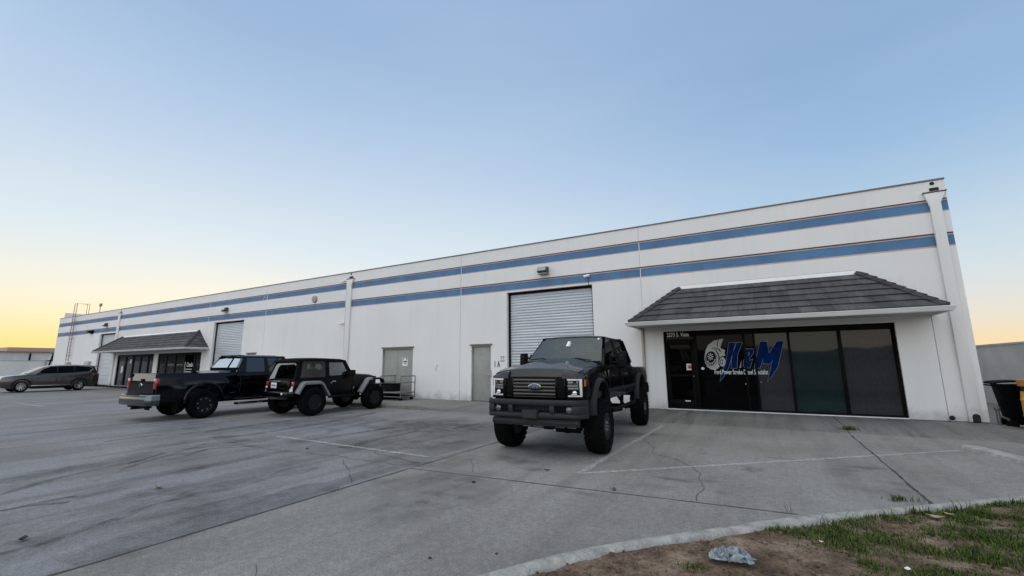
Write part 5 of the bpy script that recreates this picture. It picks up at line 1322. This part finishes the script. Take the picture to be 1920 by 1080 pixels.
b = MB(); b.prism([Vector(rq(*p))-Vector((.004, 0, 0)) for p in [(.62, 1.14), (.36, 1.16), (.40, 1.50), (.34, 1.58), (-.48, 1.60), (-.56, 1.55), (-.56, 1.60), (-.50, 1.64), (.50, 1.64), (.58, 1.58)]], (-.012, 0, 0)); b.build('window_edge', mat('pale_grey_strip', (.20, .20, .19), .4), jp, smooth=False)
b = MB()
for s in (1, -1):
    b.tube([(-1.45, s*.52, 1.05), (-1.35, s*.52, 1.62), (-.6, s*.52, 1.66), (.05, s*.52, 1.64)], .035, 8); b.tube([(-.62, s*.52, 1.05), (-.62, s*.52, 1.66)], .035, 8)
b.tube([(-.62, -.52, 1.66), (-.62, .52, 1.66)], .035, 8); b.tube([(-1.35, -.52, 1.62), (-1.35, .52, 1.62)], .035, 8); b.build('roll_bar', M['matte_black'], jp)
for y in (.33, -.33):
    b = MB(); b.box(-.55, -.42, y-.22, y+.22, 1.05, 1.46); b.box(-.54, -.46, y-.12, y+.12, 1.48, 1.62); b.build('seat', M['seat'], jp, bevel=.05)
b = MB(); b.box(.02, .34, -.62, .62, 1.1, 1.25); b.build('dashboard', M['seat'], jp, bevel=.03)
# bumper, axles, wheels
b = MB(); b.hexa([(-2.06, -.62, .60), (-1.86, -.74, .60), (-1.86, .74, .60), (-2.06, .62, .60), (-2.04, -.64, .76), (-1.86, -.76, .76), (-1.86, .76, .76), (-2.04, .64, .76)]); b.hexa([(-2.03, -.60, .60), (-1.9, -.60, .60), (-1.9, .6, .6), (-2.03, .6, .6), (-1.9, -.35, .50), (-1.85, -.35, .50), (-1.85, .35, .50), (-1.9, .35, .50)]); rbj = b.build('rear_bumper', M['paint_t2'], jp, bevel=.02)
b = MB(); b.ball((-2.05, -.42, .70), .035, 8); b.build('reverse_lamp', M['plate_white'], rbj)
for x in (xf, xr):
    b = MB(); b.tube([(x, -.7, .43), (x, .7, .43)], .05, 10); b.ball((x, .1, .43), .15, 10)
    for s in (1, -1): b.tube([(x+.05, s*.42, .43), (x+.1, s*.45, .75)], .05, 8); b.tube([(x, s*.4, .4), (x-.7*(1 if x > 0 else -1), s*.38, .58)], .035, 8)
    b.build('axle', M['matte_black'], jp)
b = MB(); b.box(-1.7, 1.6, -.42, -.34, .55, .66); b.box(-1.7, 1.6, .34, .42, .55, .66); b.box(-.6, .5, -.34, .34, .53, .6); b.build('chassis', M['matte_black'], jp)
b = MB(); b.tube([(.55, -.5, 1.24), (.55, -.52, 1.36)], .012, 6); b.build('antenna', M['matte_black'], jp)
h = wheel(jp, xf, .76, .435, .435, .31, 'deep', .56, False)
for x, y in ((xf, -.76), (xr, .76), (xr, -.76)): copy_wheel(h, x, y, .435)

# --- the grey family car far left
sv = empty('suv', (-42.1, 10.45, GZ), R(-90), 'grey brown family SUV parked beyond the trucks with its nose to the left edge', 'car')
xf, xr, w = 1.36, -1.36, .93
b = MB(); st = [(2.28, .60, .45, .70), (2.22, .72, .32, .86), (2.05, .84, .26, .95), (1.7, .90, .22, 1.0), (1.2, .92, .22, 1.05), (.85, .93, .22, 1.09), (.0, .93, .22, 1.07), (-1.0, .93, .22, 1.11), (-1.9, .91, .24, 1.14), (-2.25, .86, .28, 1.12), (-2.40, .78, .36, 1.02), (-2.42, .70, .46, .92)]
b.loft([body_ring(*s) for s in st]); body = b.build('body', M['suv_paint'], sv)
boolean_cut(body, [c_ for x in (xf, xr) for c_ in (cyl_cut(x, .36, .40, .45, 1.3), cyl_cut(x, .36, .40, -1.3, -.45))])
b = MB(); rings = []
for x, zt_, yt_, yb_ in ((1.12, 1.075, .80, .86), (.75, 1.28, .74, .86), (.35, 1.48, .68, .86), (.05, 1.575, .65, .86), (-.5, 1.615, .64, .86), (-1.2, 1.625, .64, .86), (-1.8, 1.60, .64, .85), (-2.14, 1.555, .63, .84), (-2.24, 1.34, .64, .82), (-2.30, 1.10, .66, .78)):
    rings.append([(x, -yb_, 1.04), (x, -yt_-.03, zt_-.07), (x, -yt_+.06, zt_-.01), (x, 0, zt_+.015), (x, yt_-.06, zt_-.01), (x, yt_+.03, zt_-.07), (x, yb_, 1.04)])
b.loft(rings); b.build('roof', M['suv_paint'], sv, ang=45)
def sy(x, z):
    return .862+(.672-.862)*(z-1.04)/(1.53-1.04)+.012
for s in (1, -1):
    for pts in ([(.74, 1.10), (-.22, 1.11), (-.22, 1.535), (.10, 1.52), (.42, 1.38)], [(-.235, 1.11), (-1.07, 1.14), (-1.07, 1.55), (-.235, 1.535)], [(-1.085, 1.14), (-1.84, 1.22), (-1.98, 1.36), (-1.82, 1.50), (-1.085, 1.55)]):
        g = MB(); g.prism([(x, s*sy(x, z), z) for x, z in pts], (0, -s*.02, 0)); g.build('side_window', M['pane_black'], sv, smooth=False)
    b = MB(); b.tube([(.1, s*.69, 1.55), (-.5, s*.685, 1.58), (-1.2, s*.685, 1.575), (-1.84, s*.69, 1.52), (-2.03, s*.73, 1.36), (-1.88, s*.80, 1.20)], .012, 6); b.build('window_trim', M['chrome'], sv)
    b = MB(); b.box(-.95, .95, s*.925, s*.945, .36, .40); b.build('sill_trim', M['chrome'], sv, bevel=.006)
    b = MB(); b.box(-.95, .95, s*.9, s*.938, .2, .355); b.build('sill_cladding', M['matte_black'], sv, bevel=.015)
    for x in (xf, xr): arch_flare(x, .36, .39, .06, s*.925, .012, M['matte_black'], sv, 'wheel_arch', -.1, math.pi+.1)
    b = MB(); b.box(.62, .78, s*.90, s*1.08, 1.07, 1.2); b.build('mirror', M['suv_paint'], sv, bevel=.03)
    for x in (.0, -.85):
        b = MB(); b.box(x-.1, x+.1, s*.925, s*.952, .93, .955); b.build('door_handle', M['suv_paint'], sv, bevel=.008)
    for x in (.95, -.23, -1.05):
        b = MB(); b.box(x-.004, x+.004, s*.915, s*.9325, .42, 1.05); b.build('door_gap', M['dark'], sv, smooth=False)
    b = MB(); b.hexa([(2.0, s*.76, .78), (2.2, s*.60, .76), (2.23, s*.62, .86), (2.02, s*.84, .88), (2.0, s*.76, .90), (2.15, s*.60, .90), (2.13, s*.66, .92), (1.95, s*.84, .93)]); b.build('headlight', M['lamp_grey'], sv)
    b = MB(); b.box(-2.36, -2.0, s*.72, s*.885, .92, 1.06); b.build('tail_lamp', mat('dark_red_lens', (.10, .006, .008), .15, 0, 1), sv, bevel=.03)
g = MB()
P_ = [(1.10, -.74, 1.10), (1.10, .74, 1.10), (.30, .62, 1.505), (.30, -.62, 1.505)]
g.grid(lambda u, v: (1.12+(.34-1.12)*u, (-1+2*v)*(.76+(.62-.76)*u), 1.095+(1.50-1.095)*u+.02*(1-(2*v-1)**2)), 6, 8); g.build('windscreen', pane_mat('sky_lit_windscreen', (.02, .025, .027), 1.0, .1), sv)
b = MB(); b.box(2.16, 2.30, -.55, .55, .5, .78); b.build('grille', M['matte_black'], sv, bevel=.03)
b = MB(); b.box(-2.3, -1.98, -.6, .6, 1.50, 1.545); b.build('roof_spoiler', M['suv_paint'], sv, bevel=.02)
b = MB(); b.box(-2.43, -2.25, -.7, .7, .26, .5); b.build('rear_bumper', M['matte_black'], sv, bevel=.04)
sv.scale = (1, 1, 1.07)
h = wheel(sv, xf, .80, .345, .345, .23, 'spoke', .68, False)
for x, y in ((xf, -.80), (xr, .80), (xr, -.80)): copy_wheel(h, x, y, .345)

# ------------------------------------------------------------------ things standing about
# platform carts by the double door
ct = empty('platform_cart', (-13.57, 13.98, -.03), R(0), 'rusty steel platform cart with tube handles parked before the grey double door', 'cart')
b = MB(); b.box(-.57, .57, -.41, .41, .30, .35); b.build('deck', mat('worn_deck_board', (.12, .11, .10), .8, var=.3, vscale=6), ct, bevel=.006)
b = MB()
for s in (1, -1):
    b.tube([(-.57, s*.42, .32), (.57, s*.42, .32)], .025, 6); b.tube([(-.57, s*.42, .16), (.57, s*.42, .16)], .022, 6)
    b.tube([(s*.58, -.42, .16), (s*.58, .42, .16)], .022, 6)
    for y in (-.42, .42): b.tube([(s*.58, y, .10), (s*.58, y, 1.0)], .022, 6)
    b.tube([(s*.58, -.42, 1.0), (s*.58, .42, 1.0)], .022, 6); b.tube([(s*.58, -.42, .74), (s*.58, .42, .74)], .018, 6)
b.build('frame', M['steel'], ct)
for x in (-.5, .5):
    for y in (-.32, .32):
        b = MB(); b.lathe([(-.025, .06), (-.02, .075), (.02, .075), (.025, .06)], 'y', (x, y, .075), 14); b.box(x-.03, x+.03, y-.035, y+.035, .10, .17); b.build('caster', M['rubber'], ct)
bx = empty('equipment_box', (-14.35, 14.1, -.02), R(5), 'low black metal box standing behind the platform cart against the wall', 'box')
b = MB(); b.box(-.55, .55, -.3, .3, .02, .62); b.build('case', M['matte_black'], bx, bevel=.02)
b = MB(); b.box(-.57, .57, -.32, .32, .62, .67); b.build('lid', M['matte_black'], bx, bevel=.015)
b = MB(); b.tube([(-.2, -.31, .4), (-.2, -.35, .4), (.2, -.35, .4), (.2, -.31, .4)], .012, 6); b.build('handle', M['steel'], bx)

# bins past the right corner
def bin_(name, loc, rz, label, m, cat, sc_=1.0):
    r = empty(name, loc, rz, label, cat)
    b = MB(); rings = []
    for z, a, d in ((.10, .20, .24), (.5, .24, .29), (.95, .29, .345), (1.0, .31, .36)): rings.append([(-a*sc_, -d*sc_, z), (a*sc_, -d*sc_, z), (a*sc_, d*sc_, z), (-a*sc_, d*sc_, z)])
    b.loft(rings); b.build('bin_body', m, r, bevel=.02)
    b = MB(); rings = []
    for x, z in ((-.36, 1.015), (-.32, 1.05), (0, 1.09), (.34, 1.06), (.40, 1.03)): rings.append([(x*sc_, -.38*sc_, z-.02), (x*sc_, .38*sc_, z-.02), (x*sc_, .38*sc_, z+.015), (x*sc_, -.38*sc_, z+.015)])
    b.loft(rings); b.build('lid', m, r)
    for s in (1, -1):
        b = MB(); b.lathe([(-.03, .08), (-.025, .10), (.025, .10), (.03, .08)], 'y', (.2*sc_, s*.28*sc_, .10), 16); b.build('wheel', M['rubber'], r)
    b = MB(); b.tube([(.36*sc_, -.25, .98), (.42*sc_, -.25, .98), (.42*sc_, .25, .98), (.36*sc_, .25, .98)], .018, 6); b.build('handle', m, r)
    return r
bin_('wheelie_bin', (5.07, 14.95, GZ), R(176), 'black wheeled rubbish bin beside the right corner of the warehouse', mat('black_bin_plastic', (.003, .003, .003), .7, spec=.05), 'bin')
dr_ = empty('barrel', (5.17, 14.15, GZ), 0, 'yellow plastic barrel half cut off at the right edge before the black bin', 'barrel')
b = MB(); b.lathe([(0, .24), (.03, .27), (.3, .285), (.32, .295), (.34, .285), (.6, .285), (.62, .295), (.64, .285), (.78, .27)], 'z', (0, 0, 0), 28, True); b.build('drum', M['yellow'], dr_)
b = MB(); b.lathe([(.78, .25), (.88, .25)], 'z', (0, 0, 0), 28); b.build('band', M['dark'], dr_)
b = MB(); b.lathe([(.88, .29), (.90, .30), (1.0, .30), (1.01, .27), (1.01, .02)], 'z', (0, 0, 0), 28); b.build('rim', mat('orange_lid', (.38, .16, .02), .5, var=.3, vscale=6), dr_)
dr_.scale = (1, 1, 1.13)
pv = empty('standpipe', (4.66, 14.75, GZ), 0, 'small grey water standpipe between warehouse corner and black bin', 'pipe')
b = MB(); b.tube([(0, 0, 0), (0, 0, .42)], .035, 10); b.tube([(-.02, 0, .3), (.16, 0, .22), (.18, 0, 0)], .03, 8); b.ball((0, 0, .44), .05, 8); b.build('riser', M['steel'], pv)
b = MB(); b.lathe([(.46, .06), (.48, .06)], 'z', (0, 0, 0), 12); b.build('hand_wheel', M['rust'], pv)
bw = MB(); bw.box(7.35, 7.6, 2, 60, GZ-.05, 1.98); bw.box(7.32, 7.63, 2, 60, 1.98, 2.04)
tag(ground_origin(bw.build('boundary_wall', mat('grey_stucco', (.58, .565, .54), .9, var=.12, vscale=1.2, bump=.4, bscale=40), smooth=False)), 'plain grey stucco boundary wall running back on the right', 'wall')

# far left: white fence, building behind
rr2 = empty('fence', (-66, 22, GZ), 0, 'white panelled boundary fence beyond the far end of the warehouse', 'fence')
b = MB(); b.box(-.1, .1, -18, 14, 0, 2.25); b.build('panel', mat('white_fence_panel', (.66, .65, .63), .8, var=.1, vscale=.7), rr2, smooth=False)
for i in range(9):
    b = MB(); b.box(.1, .2, -18+i*4-.06, -18+i*4+.06, 0, 2.32); b.build('post', mat('grey_post', (.36, .36, .35), .8) if i == 0 else bpy.data.materials['grey_post'], rr2)
b = MB(); b.box(-.13, .13, -18, 14, 2.25, 2.30); b.build('rail', bpy.data.materials['grey_post'], rr2)
bl_ = empty('neighbour_building', (-104, 22, GZ), 0, 'low pale building with rust coloured roof edge behind the white fence', 'building')
b = MB(); b.box(-12, 0, -26, 40, 0, 4.06); b.build('wall', mat('pale_grey_wall', (.64, .63, .63), .9, var=.15, vscale=.4), bl_, smooth=False)
b = MB(); b.box(-12.2, .3, -26.2, 40, 4.06, 4.2); b.build('roof_edge', mat('rust_fascia', (.30, .17, .11), .8, var=.2, vscale=.4), bl_, smooth=False)
b = MB(); b.box(-9, -4, -.5, 5.5, 4.2, 4.95); b.build('roof_unit', mat('tan_roof_unit', (.42, .30, .24), .8), bl_, smooth=False)
b = MB(); b.box(.02, .06, -26, 40, .0, 1.6); b.build('painted_base', mat('blue_grey_base', (.36, .38, .42), .9, var=.25, vscale=.6), bl_, smooth=False)
b = MB(); b.tube([(.6, 1.2, 0), (.6, 1.2, 3.9)], .12, 8); b.build('downpipe', M['frame_black'], bl_)
# dark car parked behind the fence
cb = empty('parked_car', (-96, 25.5, GZ), R(90), 'dark hatchback half hidden behind the white fence', 'car')
b = MB(); b.loft([body_ring(x, ww, .25, z) for x, ww, z in ((2.1, .7, .75), (1.9, .84, .9), (.9, .87, .98), (-1.7, .87, 1.0), (-2.0, .8, .95))]); b.build('body', M['paint'], cb)
b = MB(); b.loft([[(x, -.8, .95), (x, -.62, z), (x, .62, z), (x, .8, .95)] for x, z in ((1.1, .98), (.4, 1.45), (-1.0, 1.5), (-1.7, 1.3), (-1.95, .98))]); b.build('cabin', M['pane_grey'], cb)
for x in (1.3, -1.3):
    for s in (1, -1):
        b = MB(); b.lathe([(-.1, .3), (.1, .3)], 'y', (x, s*.8, .3), 16); b.build('wheel', M['rubber'], cb)
cb.location.z = 1.75-.13
b = MB(); b.box(-101, -90, 10, 44, GZ-.1, 1.62); tag(b.build('raised_yard', M['far_ground'], smooth=False), kind='structure')
pp = empty('leaning_post', (-60.2, 14.6, GZ), 0, 'dark leaning fence post against the far left end of the warehouse', 'post')
b = MB(); b.tube([(0, 0, 0), (.5, .35, 2.9)], .07, 8); b.tube([(.15, .1, 2.2), (.5, .35, 2.2)], .04, 6); b.build('post_shaft', M['frame_black'], pp)
b = MB(); b.ball((.5, .35, 3.0), .2, 6, (1, 1, .8)); b.build('post_head', M['steel'], pp)

# ------------------------------------------------------------------ across the street (seen in the glass)
def hills():
    b = MB(); n = 160; pts = []
    for i in range(n+1):
        a = R(95)+R(170)*i/n          # azimuth from +Y clockwise, behind the camera
        h = 92+50*mnoise.noise((i*.07, 1.3, 0))+42*mnoise.noise((i*.23, 4.1, 0))+16*mnoise.noise((i*.6, 2.2, 0))
        x, y = math.sin(a), math.cos(a)
        pts += [(x*2600, y*2600, -5), (x*2900, y*2900, h*.62), (x*3200, y*3200, h*1.25), (x*3900, y*3900, -5)]
    b.add(pts, [(4*i+k, 4*i+4+k, 4*i+5+k, 4*i+1+k) for i in range(n) for k in range(3)])
    return tag(b.build('hills', mat('hazy_hills', (.075, .085, .10), 1.0, var=.2, vscale=.01)), kind='structure')
hills()
st_ = MB(); st_.poly([(-90, -14, GZ+.002), (60, -14, GZ+.002), (60, -26, GZ+.002), (-90, -26, GZ+.002)]); tag(st_.build('street', mat('street_asphalt', (.06, .06, .062), .85), smooth=False), kind='structure')
sheet('dark_reflection_sheet', [(-140, -14), (-19, -14), (-19, -.5), (-140, -.5)], GZ+.001, bpy.data.materials['street_asphalt'])  # unseen dark sheet added so the tailgate reflects darker ground
hs = empty('house', (16, -100, GZ), R(0), 'pale house across the street mirrored in the shop windows', 'house')
b = MB(); b.box(-8, 8, -5, 5, 0, 2.7); b.build('wall', mat('pale_house_wall', (.5, .48, .45), .9), hs)
b = MB(); b.prism([(-8.6, -5.6, 2.7), (-8.6, 5.6, 2.7), (-8.6, 0, 4.3)], (17.2, 0, 0)); b.build('roof', mat('house_roof', (.2, .18, .17), .9), hs)
up = empty('utility_pole', (15.5, -34, GZ), 0, 'wooden utility pole across the street mirrored in the shop windows', 'pole')
b = MB(); b.tube([(0, 0, 0), (0, 0, 9)], .15, 8); b.build('pole_shaft', M['rust'], up)
b = MB(); b.box(-1.2, 1.2, -.06, .06, 8.2, 8.35); b.build('crossarm', M['rust'], up)

def leaf_mat(name, a, c):
    m, t, bs = new_mat(name); at = t.nodes.new('ShaderNodeAttribute'); at.attribute_name = 'tone'
    mx = t.nodes.new('ShaderNodeMix'); mx.data_type = 'RGBA'; mx.inputs[6].default_value = (*a, 1); mx.inputs[7].default_value = (*c, 1)
    t.links.new(at.outputs['Fac'], mx.inputs[0]); t.links.new(mx.outputs[2], bs.inputs['Base Color']); bs.inputs['Roughness'].default_value = .8
    return m
M['foliage'] = leaf_mat('reflection_tree_leaves', (.02, .035, .012), (.05, .075, .025))
def reflection_tree(x, y, h, label):
    r = empty('reflection_tree', (x, y, GZ), 0, label, 'tree', 'trees added across the street')
    b = MB(); b.tube([(0, 0, 0), (.1, 0, h*.3), (0, .1, h*.6)], [.25, .18, .1], 8); b.tube([(.1, 0, h*.3), (1.2, .4, h*.6)], .09, 6); b.tube([(.1, 0, h*.32), (-1.2, -.3, h*.62)], .09, 6); b.build('trunk', M['rust'], r)
    b = MB(); tn = []
    cl = [(rnd.gauss(0, h*.22), rnd.gauss(0, h*.22), h*(.62+rnd.gauss(0, .14)), h*rnd.uniform(.10, .17)) for _ in range(26)]
    for _ in range(2600):
        cx, cy, cz, cr = rnd.choice(cl); d = Vector((rnd.gauss(0, 1), rnd.gauss(0, 1), rnd.gauss(0, 1))).normalized()*cr*rnd.random()**.4
        p = Vector((cx, cy, max(h*.22, cz)))+d; u = Vector((rnd.gauss(0, 1), rnd.gauss(0, 1), rnd.gauss(0, 1))).normalized()*.28; v = u.orthogonal().normalized()*.16
        b.add([p-u, p+v, p+u, p-v], [(0, 1, 2, 3)]); tn.append(rnd.random())
    o = b.build('crown', M['foliage'], r, smooth=False, merge=False)
    ca = o.data.color_attributes.new('tone', 'FLOAT_COLOR', 'CORNER')
    for p, t_ in zip(o.data.polygons, tn):
        for li in p.loop_indices: ca.data[li].color = (t_, t_, t_, 1)
for i in range(14):  # unseen trees added to darken what tailgate and windows reflect
    reflection_tree(-150+i*7.4+rnd.uniform(-1.5, 1.5), -33+i*.9+rnd.uniform(-1.5, 1.5), rnd.uniform(6, 8.5), 'dark tree added out of view to darken tailgate and window reflections')
hd2 = MB(); hd2.box(-160, -30, -38.2, -37.4, GZ-.1, 2.0); tag(ground_origin(hd2.build('reflection_wall', mat('dark_block_wall', (.11, .10, .09), .9), smooth=False)), 'dark block wall added out of view behind the trees for darker reflections', 'wall')  # added with the trees, out of view, to keep reflections dark

# ------------------------------------------------------------------ plants, litter
def blade_mat(name, a, c):
    m, t, bs = new_mat(name); at = t.nodes.new('ShaderNodeAttribute'); at.attribute_name = 'tone'
    mx = t.nodes.new('ShaderNodeMix'); mx.data_type = 'RGBA'; mx.inputs[6].default_value = (*a, 1); mx.inputs[7].default_value = (*c, 1)
    t.links.new(at.outputs['Fac'], mx.inputs[0]); t.links.new(mx.outputs[2], bs.inputs['Base Color']); bs.inputs['Roughness'].default_value = .7; bs.inputs['Specular IOR Level'].default_value = .2
    return m
M['grass'] = blade_mat('grass_blade', (.024, .040, .008), (.10, .148, .024))
M['dry'] = blade_mat('dry_stalk', (.10, .08, .05), (.20, .17, .11))
def blades(name, spots, m, hmin, hmax, wid=.006, lean=.5):
    b = MB(); tones = []
    for x, y, z, hs_ in spots:
        h = rnd.uniform(hmin, hmax)*hs_; a = rnd.uniform(0, 6.283); ln = rnd.uniform(.1, lean)*h; ww = wid*rnd.uniform(.6, 1.3)
        dx, dy = math.cos(a), math.sin(a); px_, py_ = -dy*ww/2, dx*ww/2
        b.add([(x-px_, y-py_, z), (x+px_, y+py_, z), (x+dx*ln*.35+px_*.8, y+dy*ln*.35+py_*.8, z+h*.6), (x+dx*ln*.35-px_*.8, y+dy*ln*.35-py_*.8, z+h*.6), (x+dx*ln, y+dy*ln, z+h*.95)], [(0, 1, 2, 3), (3, 2, 4)])
        tn = rnd.random()**1.5; tones += [tn, tn]
    o = b.build(name, m, smooth=False, merge=False)
    ca = o.data.color_attributes.new('tone', 'FLOAT_COLOR', 'CORNER')
    for p, tn in zip(o.data.polygons, tones):
        for li in p.loop_indices: ca.data[li].color = (tn, tn, tn, 1)
    return o
spots = []
def patchy(x, y):
    # grass cover: dense along the kerb on the right, ragged towards the bare soil on the left
    edge = (x-.05)*1.0-(5.0-y)*.16
    n = mnoise.noise((x*1.6, y*2.6, 7))*.6+mnoise.noise((x*5, y*7, 2))*.45
    v = min(.75, edge*1.3+.35)+n*1.7-.30+.35*mnoise.noise((x*.9+y*.5, (y-x*.35)*5.0, 21))
    if edge < -.12: v = -1
    v = max(v, .9-((x-.0)**2*18+(y-4.72)**2*34)); v = max(v, .9-((x-.45)**2*10+(y-4.55)**2*22)); v = max(v, .75-((x+.56)**2*40+(y-3.62)**2*60))
    v = max(v, .8-((x+.27)**2*60+(y-3.4)**2*90))
    return v
tries = 0
while len(spots) < 150000 and tries < 900000:
    tries += 1
    y = .9+rnd.random()**.75*8.0; x = rnd.uniform(-1.4, 7.0)
    kx = kerb_back(y)
    if x < kx+.01: continue
    v = patchy(x, y)
    if rnd.random() < v:
        spots.append((x, y, dirt_z(x, y)-.004, .45+.75*max(0, min(1, v))*(.7+.9*max(0, mnoise.noise((x*2.5, y*2.5, 11))))))
for _ in range(46):
    y0_ = rnd.uniform(4.6, 7.6); x0_ = kerb_back(y0_)+abs(rnd.gauss(.05, .5))+.03
    for _k in range(rnd.randint(25, 90)):
        x = x0_+rnd.gauss(0, .045); y = y0_+rnd.gauss(0, .04)
        if x > kerb_back(y)+.01: spots.append((x, y, dirt_z(x, y)-.004, rnd.uniform(1.1, 2.3)))
g_ = blades('grass', spots, M['grass'], .018, .062, .0065, 1.3); tag(g_, kind='stuff'); ground_origin(g_)
spots = []
for _ in range(1500):
    y = rnd.uniform(2.2, 6.5); x = kerb_back(y)+abs(rnd.gauss(.25, .5))+.02
    spots.append((x, y, dirt_z(x, y)-.003, rnd.uniform(.3, .9)))
g_ = blades('dry_stalks', spots, M['dry'], .01, .035, .004, 2.5); tag(g_, kind='stuff'); ground_origin(g_)
# soil crumbs
b = MB()
for _ in range(2200):
    y = rnd.uniform(2.0, 6.5); x = kerb_back(y)+rnd.uniform(.0, 3.2); s = rnd.choice((.004, .006, .009, .014))*rnd.uniform(.7, 1.3)
    z = dirt_z(x, y)
    b.hexa([(x+dx*s*rnd.uniform(.6, 1.2), y+dy*s*rnd.uniform(.6, 1.2), z+dz) for dz in (-.002, s*rnd.uniform(.7, 1.4)) for dx, dy in ((-1, -1), (1, -1), (1, 1), (-1, 1))])
o = b.build('soil_crumbs', M['dirt'], smooth=False, merge=False); tag(o, kind='stuff'); ground_origin(o)
def tuft(px_, py_, label, n, hmin, hmax, rad, z=GZ, m='grass'):
    c = gp(px_, py_, z); c.z = max(z, z)
    sp = []
    for _ in range(n):
        a = rnd.uniform(0, 6.283); r_ = abs(rnd.gauss(0, rad)); sp.append((c.x+r_*math.cos(a), c.y+r_*math.sin(a)*.7, z, 1))
    o = blades('weed', sp, M[m], hmin, hmax, .008, 1.0); ground_origin(o); return tag(o, label, 'weed', 'weeds in the concrete joints')
tuft(1592, 808, 'yellow green weed tuft growing in the slab joint before the shop windows', 260, .05, .16, .10, GZ+.0)
tuft(1690, 938, 'dark low weed growing where the slab joint meets the kerb', 90, .02, .07, .10)
tuft(1676, 940, 'thin dark weed sprig beside the kerb left of the slab joint weed', 16, .06, .12, .02)
tuft(1484, 962, 'two bare dry stalks sticking up at the kerb where the long joint ends', 5, .08, .16, .03, m='dry')
tuft(1152, 920, 'tiny weed sprig in the long slab joint before the lifted pickup', 14, .03, .06, .03)
# crumpled bag
tb = MB(); c = gp(1372, 1050, -.02)
nu, nv = 60, 40
def bagf(u, v):
    x = (u-.5)*.29; y = (v-.5)*.13*(1-.35*abs(2*u-1)); e = (1-(2*u-1)**4)*(1-(2*v-1)**4)
    n = (1-2*abs(mnoise.noise((u*5, v*4, 1))))*.022+(1-2*abs(mnoise.noise((u*11, v*9, 5))))*.02-.01
    a = R(12)
    x += mnoise.noise((u*5, v*5, 9))*.05; y += mnoise.noise((u*6, v*4, 19))*.06
    return (c.x+x*math.cos(a)-y*math.sin(a), c.y+x*math.sin(a)+y*math.cos(a), c.z+.006+max(0, .026+n*1.9)*e+.004)
tb.grid(bagf, nu, nv)
bag = tb.build('plastic_bag', mat('pale_blue_plastic', (.22, .27, .30), .3, var=.6, vscale=26), ang=40)
tag(ground_origin(bag), 'crumpled pale blue plastic bag lying on the bare soil', 'plastic bag')
def leaf(px_, py_, size, label, m, name='leaf', z=GZ, cat='leaf', curl=.3, grp='leaves blown about the lot'):
    c = gp(px_, py_, z+.006); a = rnd.uniform(0, 6.283); b = MB()
    n = 6; pts = []
    for i in range(n+1):
        t = i/n; wv = math.sin(math.pi*min(1, t*1.05))**.8*size*.32+.001
        for s in (-1, 0, 1):
            x = (t-.5)*size; y = s*wv; zz = curl*size*(abs(s)*.35+(2*t-1)**2*.35)+rnd.uniform(0, .06)*size
            pts.append((c.x+x*math.cos(a)-y*math.sin(a), c.y+x*math.sin(a)+y*math.cos(a), c.z+zz))
    b.add(pts, [(3*i+k, 3*i+k+1, 3*i+k+4, 3*i+k+3) for i in range(n) for k in range(2)])
    o = b.build(name, m, ang=60); return tag(ground_origin(o), label, cat, grp)
M['leaf_tan'] = mat('tan_leaf', (.26, .23, .17), .7, var=.3, vscale=20); M['leaf_dark'] = mat('dark_leaf', (.04, .03, .025), .8, var=.3, vscale=20); M['leaf_yellow'] = mat('yellow_leaf', (.30, .28, .13), .7, var=.3, vscale=14)
leaf(1755, 972, .13, 'large yellow green leaf lying in the grass by the kerb', M['leaf_yellow'], z=-.02)
leaf(1780, 966, .09, 'pale olive leaf right beside the large yellow green leaf', M['leaf_yellow'], z=-.02)
leaf(1702, 1068, .06, 'small white scrap lying in the grass near the bottom edge', M['paper'], 'paper_scrap', -.02, 'litter', .2, 'litter in the grass')
leaf(1540, 1016, .035, 'tiny white scrap in the grass right of the bare soil', M['paper'], 'paper_scrap', -.02, 'litter', .2, 'litter in the grass')
leaf(43, 1012, .10, 'curled dark leaf on the asphalt near the bottom left corner', M['leaf_dark'])
leaf(297, 915, .13, 'pale curled leaf on the asphalt left of the long slab joint', M['leaf_tan'])
leaf(1026, 882, .08, 'dark leaf on the concrete before the front tyres of the lifted pickup', M['leaf_dark'])
leaf(651, 841, .07, 'small tan leaf beside the white parking line', M['leaf_tan'])
leaf(475, 921, .04, 'tiny tan leaf in the middle of the asphalt', M['leaf_tan'])
def pebble(px_, py_, s, label):
    c = gp(px_, py_, GZ+s*.3); b = MB(); b.ball((c.x, c.y, c.z), s, 6, (1, .8, .6))
    b.v = [(x+rnd.uniform(-.15, .15)*s, y+rnd.uniform(-.15, .15)*s, z+rnd.uniform(-.1, .1)*s) for x, y, z in b.v]
    o = b.build('pebble', M['crack'], ang=60); return tag(ground_origin(o), label, 'pebble', 'pebbles on the lot')
pebble(888, 904, .028, 'dark pebble on the concrete below the lifted pickup')
pebble(806, 1046, .016, 'small dark pebble near the bottom middle of the concrete')
pebble(931, 1038, .013, 'small dark pebble right of the one near the bottom middle')
pebble(576, 841, .022, 'dark pebble on the asphalt left of the white parking line')
# broken concrete parking kerb at the right edge
wsn = empty('wheel_stop', (3.12, 10.6, GZ), math.atan2(9.75-11.08, 3.25-2.89), 'worn low concrete wheel stop at the right edge of the lot', 'wheel stop')
b = MB(); rings = []
for i in range(12):
    x = -.6+i*.22; j = rnd.uniform(-.006, .006)
    rings.append([(x, -.02+j, 0), (x, 0, .045+j), (x, .06, .06+j), (x, .26, .05+j), (x, .36, 0)])
b.loft(rings); b.build('stop_block', M['kerb'], wsn, ang=40)
